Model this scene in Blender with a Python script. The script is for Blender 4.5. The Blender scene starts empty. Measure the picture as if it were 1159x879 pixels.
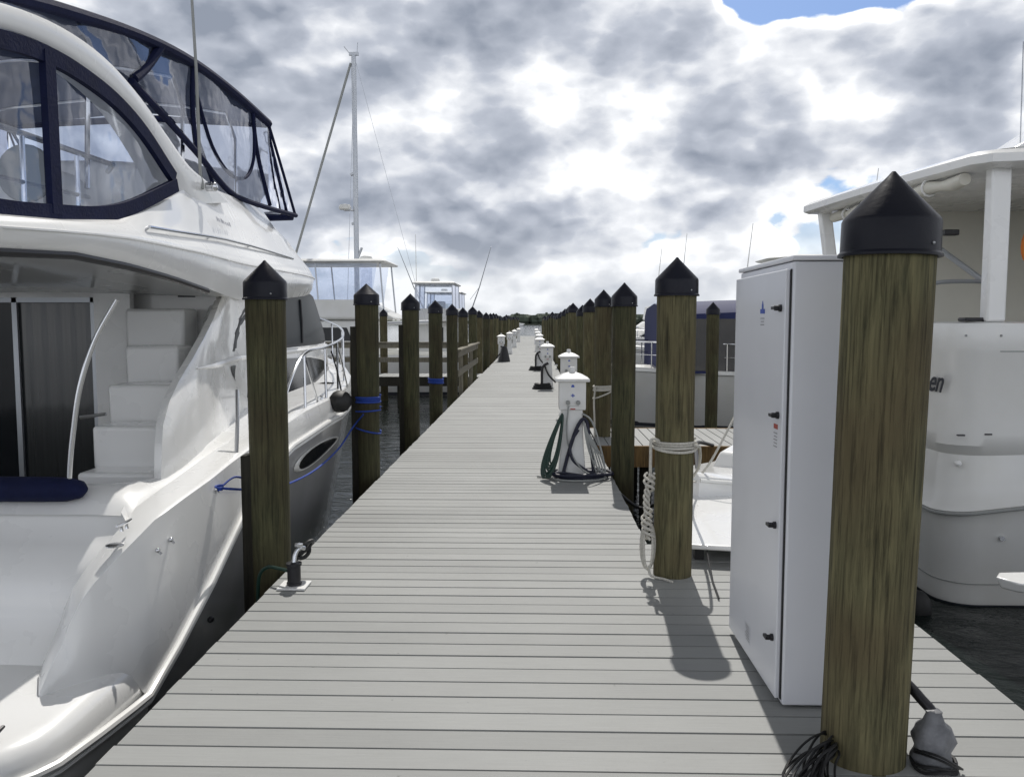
import bpy, bmesh, math, random
from mathutils import Vector, Matrix
random.seed(7)
S = bpy.context.scene
C = S.collection
R = math.radians
PI = math.pi

# ------------------------------------------------------------------ materials
def newmat(name):
    m = bpy.data.materials.new(name); m.use_nodes = True
    nt = m.node_tree; b = nt.nodes['Principled BSDF']
    return m, nt, b
def mat(name, col, rough=.5, metal=0, coat=0, var=0., vscale=3., col2=None, bump=0., bscale=40., stretch=(1, 1, 1), spec=.5, rand=0., rvar=0., dirt=None, dscale=1.2):
    m, nt, b = newmat(name); N = nt.nodes; Lk = nt.links
    b.inputs['Base Color'].default_value = (*col, 1)
    b.inputs['Roughness'].default_value = rough
    b.inputs['Metallic'].default_value = metal
    b.inputs['Specular IOR Level'].default_value = spec
    b.inputs['Coat Weight'].default_value = coat
    b.inputs['Coat Roughness'].default_value = .08
    tc = N.new('ShaderNodeTexCoord'); mp = N.new('ShaderNodeMapping'); mp.inputs['Scale'].default_value = stretch
    Lk.new(tc.outputs['Object'], mp.inputs['Vector'])
    vec = mp.outputs['Vector']
    if rand:
        oi = N.new('ShaderNodeObjectInfo'); ad = N.new('ShaderNodeVectorMath'); ad.operation = 'ADD'
        sc = N.new('ShaderNodeMath'); sc.operation = 'MULTIPLY'; sc.inputs[1].default_value = 60
        Lk.new(oi.outputs['Random'], sc.inputs[0]); Lk.new(vec, ad.inputs[0]); Lk.new(sc.outputs[0], ad.inputs[1]); vec = ad.outputs[0]
    src = None
    if var or col2:
        n = N.new('ShaderNodeTexNoise'); n.inputs['Scale'].default_value = vscale; n.inputs['Detail'].default_value = 6; n.inputs['Roughness'].default_value = .62
        Lk.new(vec, n.inputs['Vector'])
        cr = N.new('ShaderNodeValToRGB'); e = cr.color_ramp.elements
        c2 = col2 or tuple(c * (1 - var) for c in col)
        e[0].position = .32; e[0].color = (*c2, 1); e[1].position = .68; e[1].color = (*col, 1)
        Lk.new(n.outputs['Fac'], cr.inputs['Fac']); src = cr.outputs['Color']
    if dirt:
        n = N.new('ShaderNodeTexNoise'); n.inputs['Scale'].default_value = dscale; n.inputs['Detail'].default_value = 5
        Lk.new(vec, n.inputs['Vector'])
        r2 = N.new('ShaderNodeMapRange'); r2.interpolation_type = 'SMOOTHSTEP'; r2.inputs[1].default_value = .30; r2.inputs[2].default_value = .85; r2.inputs[4].default_value = .7
        Lk.new(n.outputs['Fac'], r2.inputs[0])
        mx = N.new('ShaderNodeMixRGB'); mx.inputs[1].default_value = (*col, 1); mx.inputs[2].default_value = (*dirt, 1)
        if src: Lk.new(src, mx.inputs[1])
        Lk.new(r2.outputs[0], mx.inputs[0]); src = mx.outputs[0]
    if rand and src:
        hs = N.new('ShaderNodeHueSaturation'); mr = N.new('ShaderNodeMapRange'); mr.inputs[3].default_value = 1 - rand; mr.inputs[4].default_value = 1 + rand
        Lk.new(oi.outputs['Random'], mr.inputs[0]); Lk.new(mr.outputs[0], hs.inputs['Value']); Lk.new(src, hs.inputs['Color']); src = hs.outputs['Color']
    if src: Lk.new(src, b.inputs['Base Color'])
    if rvar:
        n = N.new('ShaderNodeTexNoise'); n.inputs['Scale'].default_value = 2.3; n.inputs['Detail'].default_value = 4; Lk.new(vec, n.inputs['Vector'])
        mr = N.new('ShaderNodeMapRange'); mr.inputs[3].default_value = max(0, rough - rvar); mr.inputs[4].default_value = rough + rvar
        Lk.new(n.outputs['Fac'], mr.inputs[0]); Lk.new(mr.outputs[0], b.inputs['Roughness'])
    if bump:
        n = N.new('ShaderNodeTexNoise'); n.inputs['Scale'].default_value = bscale; n.inputs['Detail'].default_value = 5
        Lk.new(vec, n.inputs['Vector'])
        bp = N.new('ShaderNodeBump'); bp.inputs['Strength'].default_value = bump; bp.inputs['Distance'].default_value = .01
        Lk.new(n.outputs['Fac'], bp.inputs['Height']); Lk.new(bp.outputs[0], b.inputs['Normal'])
    return m
def glassmat(name, tint, mixf, rough=.05, wav=0.):
    m, nt, b = newmat(name); N = nt.nodes; Lk = nt.links
    N.remove(b); out = N['Material Output']
    tr = N.new('ShaderNodeBsdfTransparent'); tr.inputs[0].default_value = (*tint, 1)
    gl = N.new('ShaderNodeBsdfGlossy'); gl.inputs['Roughness'].default_value = rough; gl.inputs[0].default_value = (.9, .92, 1, 1)
    df = N.new('ShaderNodeBsdfDiffuse'); df.inputs[0].default_value = (.35, .38, .45, 1)
    a = N.new('ShaderNodeAddShader')
    mx0 = N.new('ShaderNodeMixShader'); mx0.inputs[0].default_value = .08
    mx = N.new('ShaderNodeMixShader'); fr = N.new('ShaderNodeFresnel'); fr.inputs[0].default_value = 1.45
    ma = N.new('ShaderNodeMath'); ma.operation = 'ADD'; ma.inputs[1].default_value = mixf; ma.use_clamp = True
    Lk.new(fr.outputs[0], ma.inputs[0]); Lk.new(ma.outputs[0], mx.inputs[0])
    Lk.new(tr.outputs[0], mx0.inputs[1]); Lk.new(df.outputs[0], mx0.inputs[2])
    Lk.new(mx0.outputs[0], mx.inputs[1]); Lk.new(gl.outputs[0], mx.inputs[2]); Lk.new(mx.outputs[0], out.inputs[0])
    N.remove(a)
    if wav:
        n = N.new('ShaderNodeTexNoise'); n.inputs['Scale'].default_value = 3; tc = N.new('ShaderNodeTexCoord'); Lk.new(tc.outputs['Object'], n.inputs['Vector'])
        bp = N.new('ShaderNodeBump'); bp.inputs['Strength'].default_value = wav; bp.inputs['Distance'].default_value = .06
        Lk.new(n.outputs['Fac'], bp.inputs['Height']); Lk.new(bp.outputs[0], gl.inputs['Normal'])
    return m
M = {}
M['gel'] = mat('gelcoat', (.80, .80, .79), .28, coat=.6, rvar=.08, dirt=(.765, .765, .745), dscale=1.6)
M['gel2'] = mat('gelcoat_aged', (.72, .72, .70), .38, coat=.3, rvar=.1, dirt=(.60, .59, .54), dscale=1.4)
M['cream'] = mat('cream_fibreglass', (.68, .66, .58), .5, var=.06)
M['bottom'] = mat('antifouling', (.02, .022, .03), .7)
M['hullgrey'] = mat('topsides', (.42, .42, .42), .22, coat=.5, rvar=.08, dirt=(.28, .28, .27))
M['rub'] = mat('rub_rail_plastic', (.78, .78, .76), .3)
M['navy'] = mat('navy_canvas', (.006, .010, .045), .75, spec=.2, var=.3, vscale=8, bump=.3, bscale=60)
M['navyroof'] = mat('navy_roof_canvas', (.03, .05, .12), .7, var=.3)
M['black'] = mat('black_plastic', (.012, .012, .016), .42, var=.3, vscale=20)
M['capm'] = mat('piling_cap_plastic', (.006, .007, .014), .38, spec=.22, bump=.12, bscale=30, rand=.2, dirt=(.014, .014, .02), dscale=5)
M['rubber'] = mat('black_rubber', (.015, .015, .015), .6)
M['glassdark'] = mat('tinted_glass', (.014, .016, .019), .12, spec=.25)
M['glasssal'] = mat('saloon_glass', (.030, .036, .040), .32, spec=.10)
M['steel'] = mat('stainless_steel', (.62, .63, .65), .16, metal=1, rvar=.06)
M['alu'] = mat('mast_aluminium', (.45, .47, .5), .35, metal=.6)
M['chrome'] = M['steel']
M['vinyl'] = glassmat('clear_vinyl', (.76, .81, .90), .03, .06, .22)
M['haze_vinyl'] = mat('milky_vinyl', (.50, .53, .57), .3, var=.15, vscale=2)
M['dark_vinyl'] = mat('smoked_vinyl', (.022, .024, .032), .22, coat=.4)
M['vinylw'] = glassmat('clear_glass', (.8, .85, .88), .03, .02)
M['pcoat'] = mat('powder_coated_steel', (.74, .75, .79), .35, coat=.2, rvar=.08, dirt=(.66, .67, .70), dscale=2)
M['ped'] = mat('white_pedestal_plastic', (.78, .78, .77), .45, dirt=(.62, .61, .58), dscale=5)
M['blue'] = mat('blue_rope', (.015, .06, .36), .7, var=.4, vscale=80)
M['wrope'] = mat('white_rope', (.62, .60, .54), .85, var=.35, vscale=90, bump=.5, bscale=150)
M['green'] = mat('green_hose', (.010, .038, .027), .45)
M['navycord'] = mat('navy_cord', (.01, .012, .03), .5)
M['greycord'] = mat('grey_cord', (.3, .31, .3), .6)
M['blackcord'] = mat('black_cord', (.012, .012, .013), .5)
M['tape'] = mat('grey_wrap', (.20, .205, .22), .5, var=.45, vscale=14, bump=.8, bscale=25)
M['orange'] = mat('orange_foam', (.8, .22, .03), .6)
M['text'] = mat('lettering_ink', (.01, .012, .02), .5)
M['textgrey'] = mat('silver_lettering', (.25, .25, .27), .3)
M['bluemark'] = mat('blue_print', (.03, .08, .4), .5)
M['redmark'] = mat('red_print', (.38, .06, .04), .5)
M['curtain'] = mat('grey_curtain', (.030, .033, .034), .25, var=.3, vscale=4, stretch=(14, 14, .3), coat=.6)
M['tree'] = mat('distant_foliage', (.10, .125, .09), .9, var=.5, vscale=.25)
M['cushion'] = mat('white_vinyl_seat', (.7, .7, .68), .45)
M['galv'] = mat('galvanised', (.4, .41, .42), .4, metal=.8)

def woodmat(name, c1, c2, c3, rand=.22):
    m, nt, b = newmat(name); N = nt.nodes; Lk = nt.links
    tc = N.new('ShaderNodeTexCoord'); oi = N.new('ShaderNodeObjectInfo')
    sc = N.new('ShaderNodeMath'); sc.operation = 'MULTIPLY'; sc.inputs[1].default_value = 37
    Lk.new(oi.outputs['Random'], sc.inputs[0])
    ad = N.new('ShaderNodeVectorMath'); ad.operation = 'ADD'; Lk.new(tc.outputs['Object'], ad.inputs[0]); Lk.new(sc.outputs[0], ad.inputs[1])
    mp = N.new('ShaderNodeMapping'); mp.inputs['Scale'].default_value = (13, 13, 1.3); Lk.new(ad.outputs[0], mp.inputs['Vector'])
    n1 = N.new('ShaderNodeTexNoise'); n1.inputs['Scale'].default_value = 2.2; n1.inputs['Detail'].default_value = 8; n1.inputs['Roughness'].default_value = .65; n1.inputs['Distortion'].default_value = .6
    Lk.new(mp.outputs[0], n1.inputs['Vector'])
    n2 = N.new('ShaderNodeTexNoise'); n2.inputs['Scale'].default_value = 2.1; n2.inputs['Detail'].default_value = 4
    Lk.new(ad.outputs[0], n2.inputs['Vector'])
    cr = N.new('ShaderNodeValToRGB'); e = cr.color_ramp.elements
    e[0].position = .33; e[0].color = (*c2, 1); e[1].position = .62; e[1].color = (*c1, 1)
    Lk.new(n1.outputs['Fac'], cr.inputs['Fac'])
    mr = N.new('ShaderNodeMapRange'); mr.inputs[1].default_value = .42; mr.inputs[2].default_value = .68; mr.inputs[4].default_value = .75
    Lk.new(n2.outputs['Fac'], mr.inputs[0])
    mx = N.new('ShaderNodeMixRGB'); Lk.new(mr.outputs[0], mx.inputs[0]); Lk.new(cr.outputs[0], mx.inputs[1]); mx.inputs[2].default_value = (*c3, 1)
    # fine long cracks
    mp2 = N.new('ShaderNodeMapping'); mp2.inputs['Scale'].default_value = (48, 48, 1.5); Lk.new(ad.outputs[0], mp2.inputs['Vector'])
    n3 = N.new('ShaderNodeTexNoise'); n3.inputs['Scale'].default_value = 1.6; n3.inputs['Detail'].default_value = 6; n3.inputs['Roughness'].default_value = .7; Lk.new(mp2.outputs[0], n3.inputs['Vector'])
    mr3 = N.new('ShaderNodeMapRange'); mr3.inputs[1].default_value = .34; mr3.inputs[2].default_value = .50; mr3.inputs[3].default_value = .40; mr3.inputs[4].default_value = 1
    Lk.new(n3.outputs['Fac'], mr3.inputs[0])
    ml = N.new('ShaderNodeMixRGB'); ml.blend_type = 'MULTIPLY'; ml.inputs[0].default_value = 1; Lk.new(mx.outputs[0], ml.inputs[1]); Lk.new(mr3.outputs[0], ml.inputs[2])
    hs = N.new('ShaderNodeHueSaturation'); mr2 = N.new('ShaderNodeMapRange'); mr2.inputs[3].default_value = 1 - rand; mr2.inputs[4].default_value = 1 + rand
    Lk.new(oi.outputs['Random'], mr2.inputs[0]); Lk.new(mr2.outputs[0], hs.inputs['Value']); Lk.new(ml.outputs[0], hs.inputs['Color'])
    Lk.new(hs.outputs[0], b.inputs['Base Color']); b.inputs['Roughness'].default_value = .8
    b.inputs['Specular IOR Level'].default_value = .3
    mm = N.new('ShaderNodeMath'); mm.operation = 'ADD'; Lk.new(n1.outputs['Fac'], mm.inputs[0]); Lk.new(mr3.outputs[0], mm.inputs[1])
    bp = N.new('ShaderNodeBump'); bp.inputs['Strength'].default_value = .6; bp.inputs['Distance'].default_value = .006
    Lk.new(mm.outputs[0], bp.inputs['Height']); Lk.new(bp.outputs[0], b.inputs['Normal'])
    return m
M['pile'] = woodmat('treated_pine', (.152, .137, .070), (.056, .054, .028), (.092, .072, .038))
M['pile_dark'] = woodmat('dark_green_pine', (.092, .090, .044), (.034, .036, .018), (.052, .042, .022))  # same wood pattern in darker, greener tones
M['timber'] = woodmat('brown_timber', (.24, .15, .06), (.13, .085, .04), (.2, .12, .05), .1)
M['railwood'] = woodmat('grey_timber', (.25, .23, .18), (.14, .13, .10), (.2, .18, .13), .1)
M['darkwood'] = woodmat('dark_timber', (.03, .028, .02), (.015, .014, .01), (.02, .018, .012), .1)

def deckmat():
    m, nt, b = newmat('composite_decking'); N = nt.nodes; Lk = nt.links
    at = N.new('ShaderNodeAttribute'); at.attribute_name = 'tone'
    tc = N.new('ShaderNodeTexCoord')
    mp = N.new('ShaderNodeMapping'); mp.inputs['Scale'].default_value = (1.2, 26, 26); Lk.new(tc.outputs['Object'], mp.inputs['Vector'])
    n = N.new('ShaderNodeTexNoise'); n.inputs['Scale'].default_value = 4; n.inputs['Detail'].default_value = 7; n.inputs['Roughness'].default_value = .7; Lk.new(mp.outputs[0], n.inputs['Vector'])
    n2 = N.new('ShaderNodeTexNoise'); n2.inputs['Scale'].default_value = 1.1; n2.inputs['Detail'].default_value = 6; Lk.new(tc.outputs['Object'], n2.inputs['Vector'])
    n4 = N.new('ShaderNodeTexNoise'); n4.inputs['Scale'].default_value = 24; n4.inputs['Detail'].default_value = 3; Lk.new(tc.outputs['Object'], n4.inputs['Vector'])
    a = N.new('ShaderNodeMath'); a.operation = 'MULTIPLY_ADD'; a.inputs[1].default_value = .30; a.inputs[2].default_value = .68; Lk.new(n.outputs['Fac'], a.inputs[0])
    a2 = N.new('ShaderNodeMath'); a2.operation = 'MULTIPLY_ADD'; a2.inputs[1].default_value = .34; Lk.new(n2.outputs['Fac'], a2.inputs[0]); Lk.new(a.outputs[0], a2.inputs[2])
    a3 = N.new('ShaderNodeMath'); a3.operation = 'MULTIPLY'; Lk.new(a2.outputs[0], a3.inputs[0]); Lk.new(at.outputs['Fac'], a3.inputs[1])
    # stain spots
    st = N.new('ShaderNodeMapRange'); st.inputs[1].default_value = .72; st.inputs[2].default_value = .78; st.inputs[3].default_value = 1; st.inputs[4].default_value = .62; Lk.new(n4.outputs['Fac'], st.inputs[0])
    a4 = N.new('ShaderNodeMath'); a4.operation = 'MULTIPLY'; Lk.new(a3.outputs[0], a4.inputs[0]); Lk.new(st.outputs[0], a4.inputs[1])
    mx = N.new('ShaderNodeMixRGB'); mx.blend_type = 'MULTIPLY'; mx.inputs[0].default_value = 1; mx.inputs[1].default_value = (.282, .287, .280, 1); Lk.new(a4.outputs[0], mx.inputs[2])
    Lk.new(mx.outputs[0], b.inputs['Base Color']); b.inputs['Roughness'].default_value = .62; b.inputs['Specular IOR Level'].default_value = .35
    bp = N.new('ShaderNodeBump'); bp.inputs['Strength'].default_value = .35; bp.inputs['Distance'].default_value = .002; Lk.new(n.outputs['Fac'], bp.inputs['Height']); Lk.new(bp.outputs[0], b.inputs['Normal'])
    return m
M['deck'] = deckmat()

def watermat():
    m, nt, b = newmat('marina_water'); N = nt.nodes; Lk = nt.links
    b.inputs['Base Color'].default_value = (.006, .010, .009, 1); b.inputs['Roughness'].default_value = .06; b.inputs['IOR'].default_value = 1.33
    tc = N.new('ShaderNodeTexCoord')
    mp = N.new('ShaderNodeMapping'); mp.inputs['Scale'].default_value = (1, 1.5, 1); Lk.new(tc.outputs['Object'], mp.inputs['Vector'])
    n = N.new('ShaderNodeTexNoise'); n.inputs['Scale'].default_value = 2.6; n.inputs['Detail'].default_value = 5; n.inputs['Roughness'].default_value = .55; n.inputs['Distortion'].default_value = .6; Lk.new(mp.outputs[0], n.inputs['Vector'])
    n2 = N.new('ShaderNodeTexNoise'); n2.inputs['Scale'].default_value = .35; n2.inputs['Detail'].default_value = 3; Lk.new(mp.outputs[0], n2.inputs['Vector'])
    a = N.new('ShaderNodeMath'); a.operation = 'MULTIPLY_ADD'; a.inputs[1].default_value = 2.0; Lk.new(n2.outputs['Fac'], a.inputs[0]); Lk.new(n.outputs['Fac'], a.inputs[2])
    bp = N.new('ShaderNodeBump'); bp.inputs['Strength'].default_value = .55; bp.inputs['Distance'].default_value = .09; Lk.new(a.outputs[0], bp.inputs['Height']); Lk.new(bp.outputs[0], b.inputs['Normal'])
    return m
M['water'] = watermat()

# ------------------------------------------------------------------ geometry helpers
ROOT = {}
class G:
    def __init__(s): s.v = []; s.f = []
    def add(s, vs, fs):
        o = len(s.v); s.v += [tuple(v) for v in vs]; s.f += [tuple(i + o for i in f) for f in fs]; return s
    def box(s, x0, x1, y0, y1, z0, z1):
        return s.add([(x0, y0, z0), (x1, y0, z0), (x1, y1, z0), (x0, y1, z0), (x0, y0, z1), (x1, y0, z1), (x1, y1, z1), (x0, y1, z1)],
                     [(0, 3, 2, 1), (4, 5, 6, 7), (0, 1, 5, 4), (1, 2, 6, 5), (2, 3, 7, 6), (3, 0, 4, 7)])
    def rings(s, rs, closed=True, cap0=False, cap1=False):
        n = len(rs[0]); vs = [p for r in rs for p in r]; fs = []
        for i in range(len(rs) - 1):
            for j in range(n if closed else n - 1):
                k = (j + 1) % n
                fs.append((i * n + j, i * n + k, (i + 1) * n + k, (i + 1) * n + j))
        if cap0: fs.append(tuple(range(n))[::-1])
        if cap1: fs.append(tuple((len(rs) - 1) * n + j for j in range(n)))
        return s.add(vs, fs)
    def tube(s, path, r, n=8, closed=False, cap=True, flat=1.):
        P = [Vector(p) for p in path]; L = len(P); rs = []
        rr = r if isinstance(r, (list, tuple)) else [r] * L
        up = None
        for i in range(L):
            a = P[(i - 1) % L] if (closed or i > 0) else P[0]; b = P[(i + 1) % L] if (closed or i < L - 1) else P[-1]
            t = (b - a)
            if t.length < 1e-9: t = Vector((0, 0, 1))
            t.normalize()
            if up is None:
                up = Vector((0, 0, 1)) if abs(t.z) < .9 else Vector((1, 0, 0))
            u = up - t * up.dot(t)
            if u.length < 1e-4: u = Vector((1, 0, 0)) - t * t.x
            u.normalize(); w = t.cross(u); up = u
            rs.append([tuple(P[i] + (u * math.cos(2 * PI * k / n) + w * math.sin(2 * PI * k / n) * flat) * rr[i]) for k in range(n)])
        if closed: rs.append(rs[0]); return s.rings(rs)
        return s.rings(rs, True, cap, cap)
    def lathe(s, prof, c=(0, 0, 0), n=24, jit=None):
        rs = []
        for k, (r, z) in enumerate(prof):
            rs.append([(c[0] + (r * (1 + (jit(a, z) if jit else 0))) * math.cos(a), c[1] + (r * (1 + (jit(a, z) if jit else 0))) * math.sin(a), c[2] + z) for a in [2 * PI * i / n for i in range(n)]])
        return s.rings(rs, True, True, True)
    def prism(s, poly, axis, a, b):
        def pt(u, v, w):
            return {'x': (w, u, v), 'y': (u, w, v), 'z': (u, v, w)}[axis]
        n = len(poly)
        vs = [pt(u, v, a) for u, v in poly] + [pt(u, v, b) for u, v in poly]
        return s.add(vs, [tuple(range(n))[::-1], tuple(range(n, 2 * n))] + [(i, (i + 1) % n, n + (i + 1) % n, n + i) for i in range(n)])
    def ball(s, c, rx, ry, rz, n=12, m=8):
        rs = []
        for j in range(1, m):
            t = PI * j / m; rs.append([(c[0] + rx * math.sin(t) * math.cos(2 * PI * i / n), c[1] + ry * math.sin(t) * math.sin(2 * PI * i / n), c[2] - rz * math.cos(t)) for i in range(n)])
        return s.rings(rs, True, True, True)
    def build(s, name, m, parent=None, smooth=False, bevel=0, subs=0, solid=0, angle=40):
        off = Vector((0, 0, 0)); inv = None
        me = bpy.data.meshes.new(name)
        if parent is not None and parent.name in ROOT: off = ROOT[parent.name]
        me.from_pydata([tuple(Vector(v) - off) for v in s.v], [], s.f)
        bm = bmesh.new(); bm.from_mesh(me)
        bmesh.ops.recalc_face_normals(bm, faces=bm.faces); bm.to_mesh(me); bm.free()
        me.materials.append(m if not isinstance(m, str) else M[m])
        o = bpy.data.objects.new(name, me); C.objects.link(o)
        if parent is not None: o.parent = parent; ROOT[o.name] = off
        if smooth:
            for p in me.polygons: p.use_smooth = True
            if hasattr(me, 'set_sharp_from_angle'): me.set_sharp_from_angle(angle=R(angle))
        if solid:
            q = o.modifiers.new('solid', 'SOLIDIFY'); q.thickness = abs(solid); q.offset = -1 if solid > 0 else 1
        if bevel:
            q = o.modifiers.new('bevel', 'BEVEL'); q.width = bevel; q.segments = 3; q.limit_method = 'ANGLE'; q.angle_limit = R(35); q.harden_normals = False
            if not smooth:
                for p in me.polygons: p.use_smooth = True
                me.set_sharp_from_angle(angle=R(35))
        if subs:
            q = o.modifiers.new('sub', 'SUBSURF'); q.levels = subs; q.render_levels = subs
        return o
def thing(name, label, cat, loc=(0, 0, 0), group=None):
    o = bpy.data.objects.new(name, None); C.objects.link(o); o.location = loc; o.empty_display_size = .2
    o['label'] = label; o['category'] = cat
    if group: o['group'] = group
    ROOT[o.name] = Vector(loc); return o
def tag(o, label=None, cat=None, group=None, kind=None):
    if label: o['label'] = label
    if cat: o['category'] = cat
    if group: o['group'] = group
    if kind: o['kind'] = kind
    return o
def single(g, name, m, label, cat, loc, group=None, **k):
    """a thing that is one mesh, origin at loc"""
    g.v = [tuple(Vector(v) - Vector(loc)) for v in g.v]
    o = g.build(name, m, None, **k); o.location = loc
    return tag(o, label, cat, group)
def dup(root, loc, label, rot=0, group=None):
    r = root.copy(); C.objects.link(r); r.location = loc; r.rotation_euler = (0, 0, rot); r['label'] = label
    if group: r['group'] = group
    for ch in list(root.children):
        c = ch.copy(); C.objects.link(c); c.parent = r
        for g in list(ch.children):
            d = g.copy(); C.objects.link(d); d.parent = c
    return r
def interp(tab, x, k=1):
    if x <= tab[0][0]: return tab[0][k]
    for a, b in zip(tab, tab[1:]):
        if x <= b[0]:
            t = (x - a[0]) / (b[0] - a[0]); return a[k] + (b[k] - a[k]) * t
    return tab[-1][k]
def smooth_path(pts, n=6):
    """catmull-rom"""
    P = [Vector(p) for p in pts]; out = []
    for i in range(len(P) - 1):
        p0 = P[max(i - 1, 0)]; p1 = P[i]; p2 = P[i + 1]; p3 = P[min(i + 2, len(P) - 1)]
        for k in range(n):
            t = k / n
            out.append(tuple(.5 * ((2 * p1) + (p2 - p0) * t + (2 * p0 - 5 * p1 + 4 * p2 - p3) * t * t + (3 * p1 - p0 - 3 * p2 + p3) * t ** 3)))
    out.append(tuple(P[-1])); return out
def textobj(s, name, m, parent, loc, rot, size, ext=.001, shear=0., font=None):
    cu = bpy.data.curves.new(name, 'FONT'); cu.body = s; cu.size = size; cu.extrude = ext; cu.offset = .004; cu.shear = shear; cu.align_x = 'CENTER'; cu.align_y = 'CENTER'
    tmp = bpy.data.objects.new(name, cu); C.objects.link(tmp)
    dg = bpy.context.evaluated_depsgraph_get(); me = bpy.data.meshes.new_from_object(tmp.evaluated_get(dg))
    bpy.data.objects.remove(tmp)
    me.materials.clear(); me.materials.append(M[m])
    o = bpy.data.objects.new(name, me); C.objects.link(o); o.parent = parent
    off = ROOT[parent.name] if parent and parent.name in ROOT else Vector((0, 0, 0))
    o.location = Vector(loc) - off; o.rotation_euler = rot
    return o

WZ = -.9
# ------------------------------------------------------------------ setting
g = G(); g.add([(-1500, -60, WZ), (1500, -60, WZ), (1500, 2600, WZ), (-1500, 2600, WZ)], [(0, 1, 2, 3)])
tag(g.build('water', 'water'), kind='structure')
g = G(); g.add([(-1500, -60, -6), (1500, -60, -6), (1500, 2600, -6), (-1500, 2600, -6)], [(0, 1, 2, 3)])
tag(g.build('seabed', mat('mud', (.03, .03, .02), .9)), kind='structure')

def decking(name, x0, x1, y0, y1, along='x', extra=None, z=0.):
    pitch, gap, th = .146, .013, .03
    g = G(); tones = []
    if along == 'x':
        y = y0
        while y < y1 - .05:
            a, b = x0, x1
            if extra and y < extra[0]: b = extra[1]
            a += random.uniform(-.004, .004); b += random.uniform(-.004, .004)
            g.box(a, b, y + random.uniform(-.0018, .0018), y + pitch - gap + random.uniform(-.0022, .0022), z - th, z + random.uniform(-.0012, .0012)); tones.append(random.uniform(.91, 1.07)); y += pitch
    else:
        x = x0
        while x < x1 - .05:
            g.box(x, x + pitch - gap, y0, y1, z - th, z + random.uniform(-.0012, .0012)); tones.append(random.uniform(.93, 1.05)); x += pitch
    o = g.build(name, 'deck')
    at = o.data.attributes.new('tone', 'FLOAT', 'FACE')
    for i in range(len(o.data.polygons)): at.data[i].value = tones[i // 6]
    return tag(o, kind='structure')
decking('pier_deck', -1.585, .82, -2.4, 93, 'x', (5.86, 2.03))
g = G()
g.box(-1.57, -1.50, -2.4, 93, -.30, -.034); g.box(.73, .80, 5.95, 93, -.30, -.034); g.box(1.94, 2.01, -2.4, 5.84, -.30, -.034); g.box(.81, 1.94, 5.77, 5.83, -.30, -.034)
g.box(-.9, -.82, -2.4, 93, -.28, -.034); g.box(.0, .08, -2.4, 93, -.28, -.034); g.box(.72, .8, -2.4, 5.76, -.28, -.034)
for y in range(0, 31): g.box(-1.49, .72, 2.3 + y * 3, 2.4 + y * 3, -.5, -.31)
tag(g.build('pier_framing', 'darkwood'), kind='structure')
decking('finger_pier', .84, 9.0, 10.70, 12.45, 'z')
g = G(); g.box(.82, 9.0, 10.63, 10.69, -.27, .002); g.box(.82, 9.0, 12.46, 12.52, -.27, .002)
tag(g.build('finger_pier_fascia', 'timber'), kind='structure')
g = G()
for x in (1.4, 3.0, 5, 7, 8.8): g.box(x, x + .14, 10.75, 10.9, -3, -.03); g.box(x, x + .14, 12.2, 12.35, -3, -.03)
tag(g.build('finger_pier_posts', 'darkwood'), kind='structure')
decking('finger_pier', -9.0, -1.6, 24.05, 25.6, 'z')
g = G(); g.box(-9.0, -1.6, 23.98, 24.04, -.27, .002)
for x in (-8, -6, -4, -2.4): g.box(x, x + .14, 24.2, 24.35, -3, -.03)
tag(g.build('finger_pier_fascia', 'darkwood'), kind='structure')
# far side fingers seen only as slivers between pilings
decking('finger_pier', -9.0, -1.6, 42, 43.3, 'z')
decking('finger_pier', .84, 9.0, 30, 31.4, 'z')

# far shore and woodland
def treeline():
    g = G(); n = 700
    for i in range(n):
        x = random.uniform(-520, 520)
        h = 5.5 + 2.2 * math.sin(x * .021 + 1) + 1.2 * math.sin(x * .09) + random.uniform(-1, 1.2)
        if -20 < x < 10: h += 2.5 * math.exp(-((x + 10) / 7) ** 2)
        y = 640 + random.uniform(0, 25); w = random.uniform(4, 8)
        g.ball((x, y, WZ + h * .5), w, w, h * .55, 6, 5)
        for k in range(4):
            a = random.uniform(0, 6.28); r = random.uniform(.5, 1.4)
            g.ball((x + w * .8 * math.cos(a), y - w * .5, WZ + h * random.uniform(.45, 1.0)), r, r, r * .8, 5, 4)
    return g
o = treeline().build('far_woodland', 'tree', smooth=False); tag(o, 'low dark green wooded shoreline on the horizon beyond the water', 'woodland', kind='stuff')
g = G(); g.prism([(-560, 0), (560, 0), (560, .9), (-560, .9)], 'y', 636, 720); g.v = [(x, y, WZ + z - .2) for x, y, z in g.v]
tag(g.build('far_shore', mat('shore', (.09, .10, .07), .9)), kind='structure')

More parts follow.
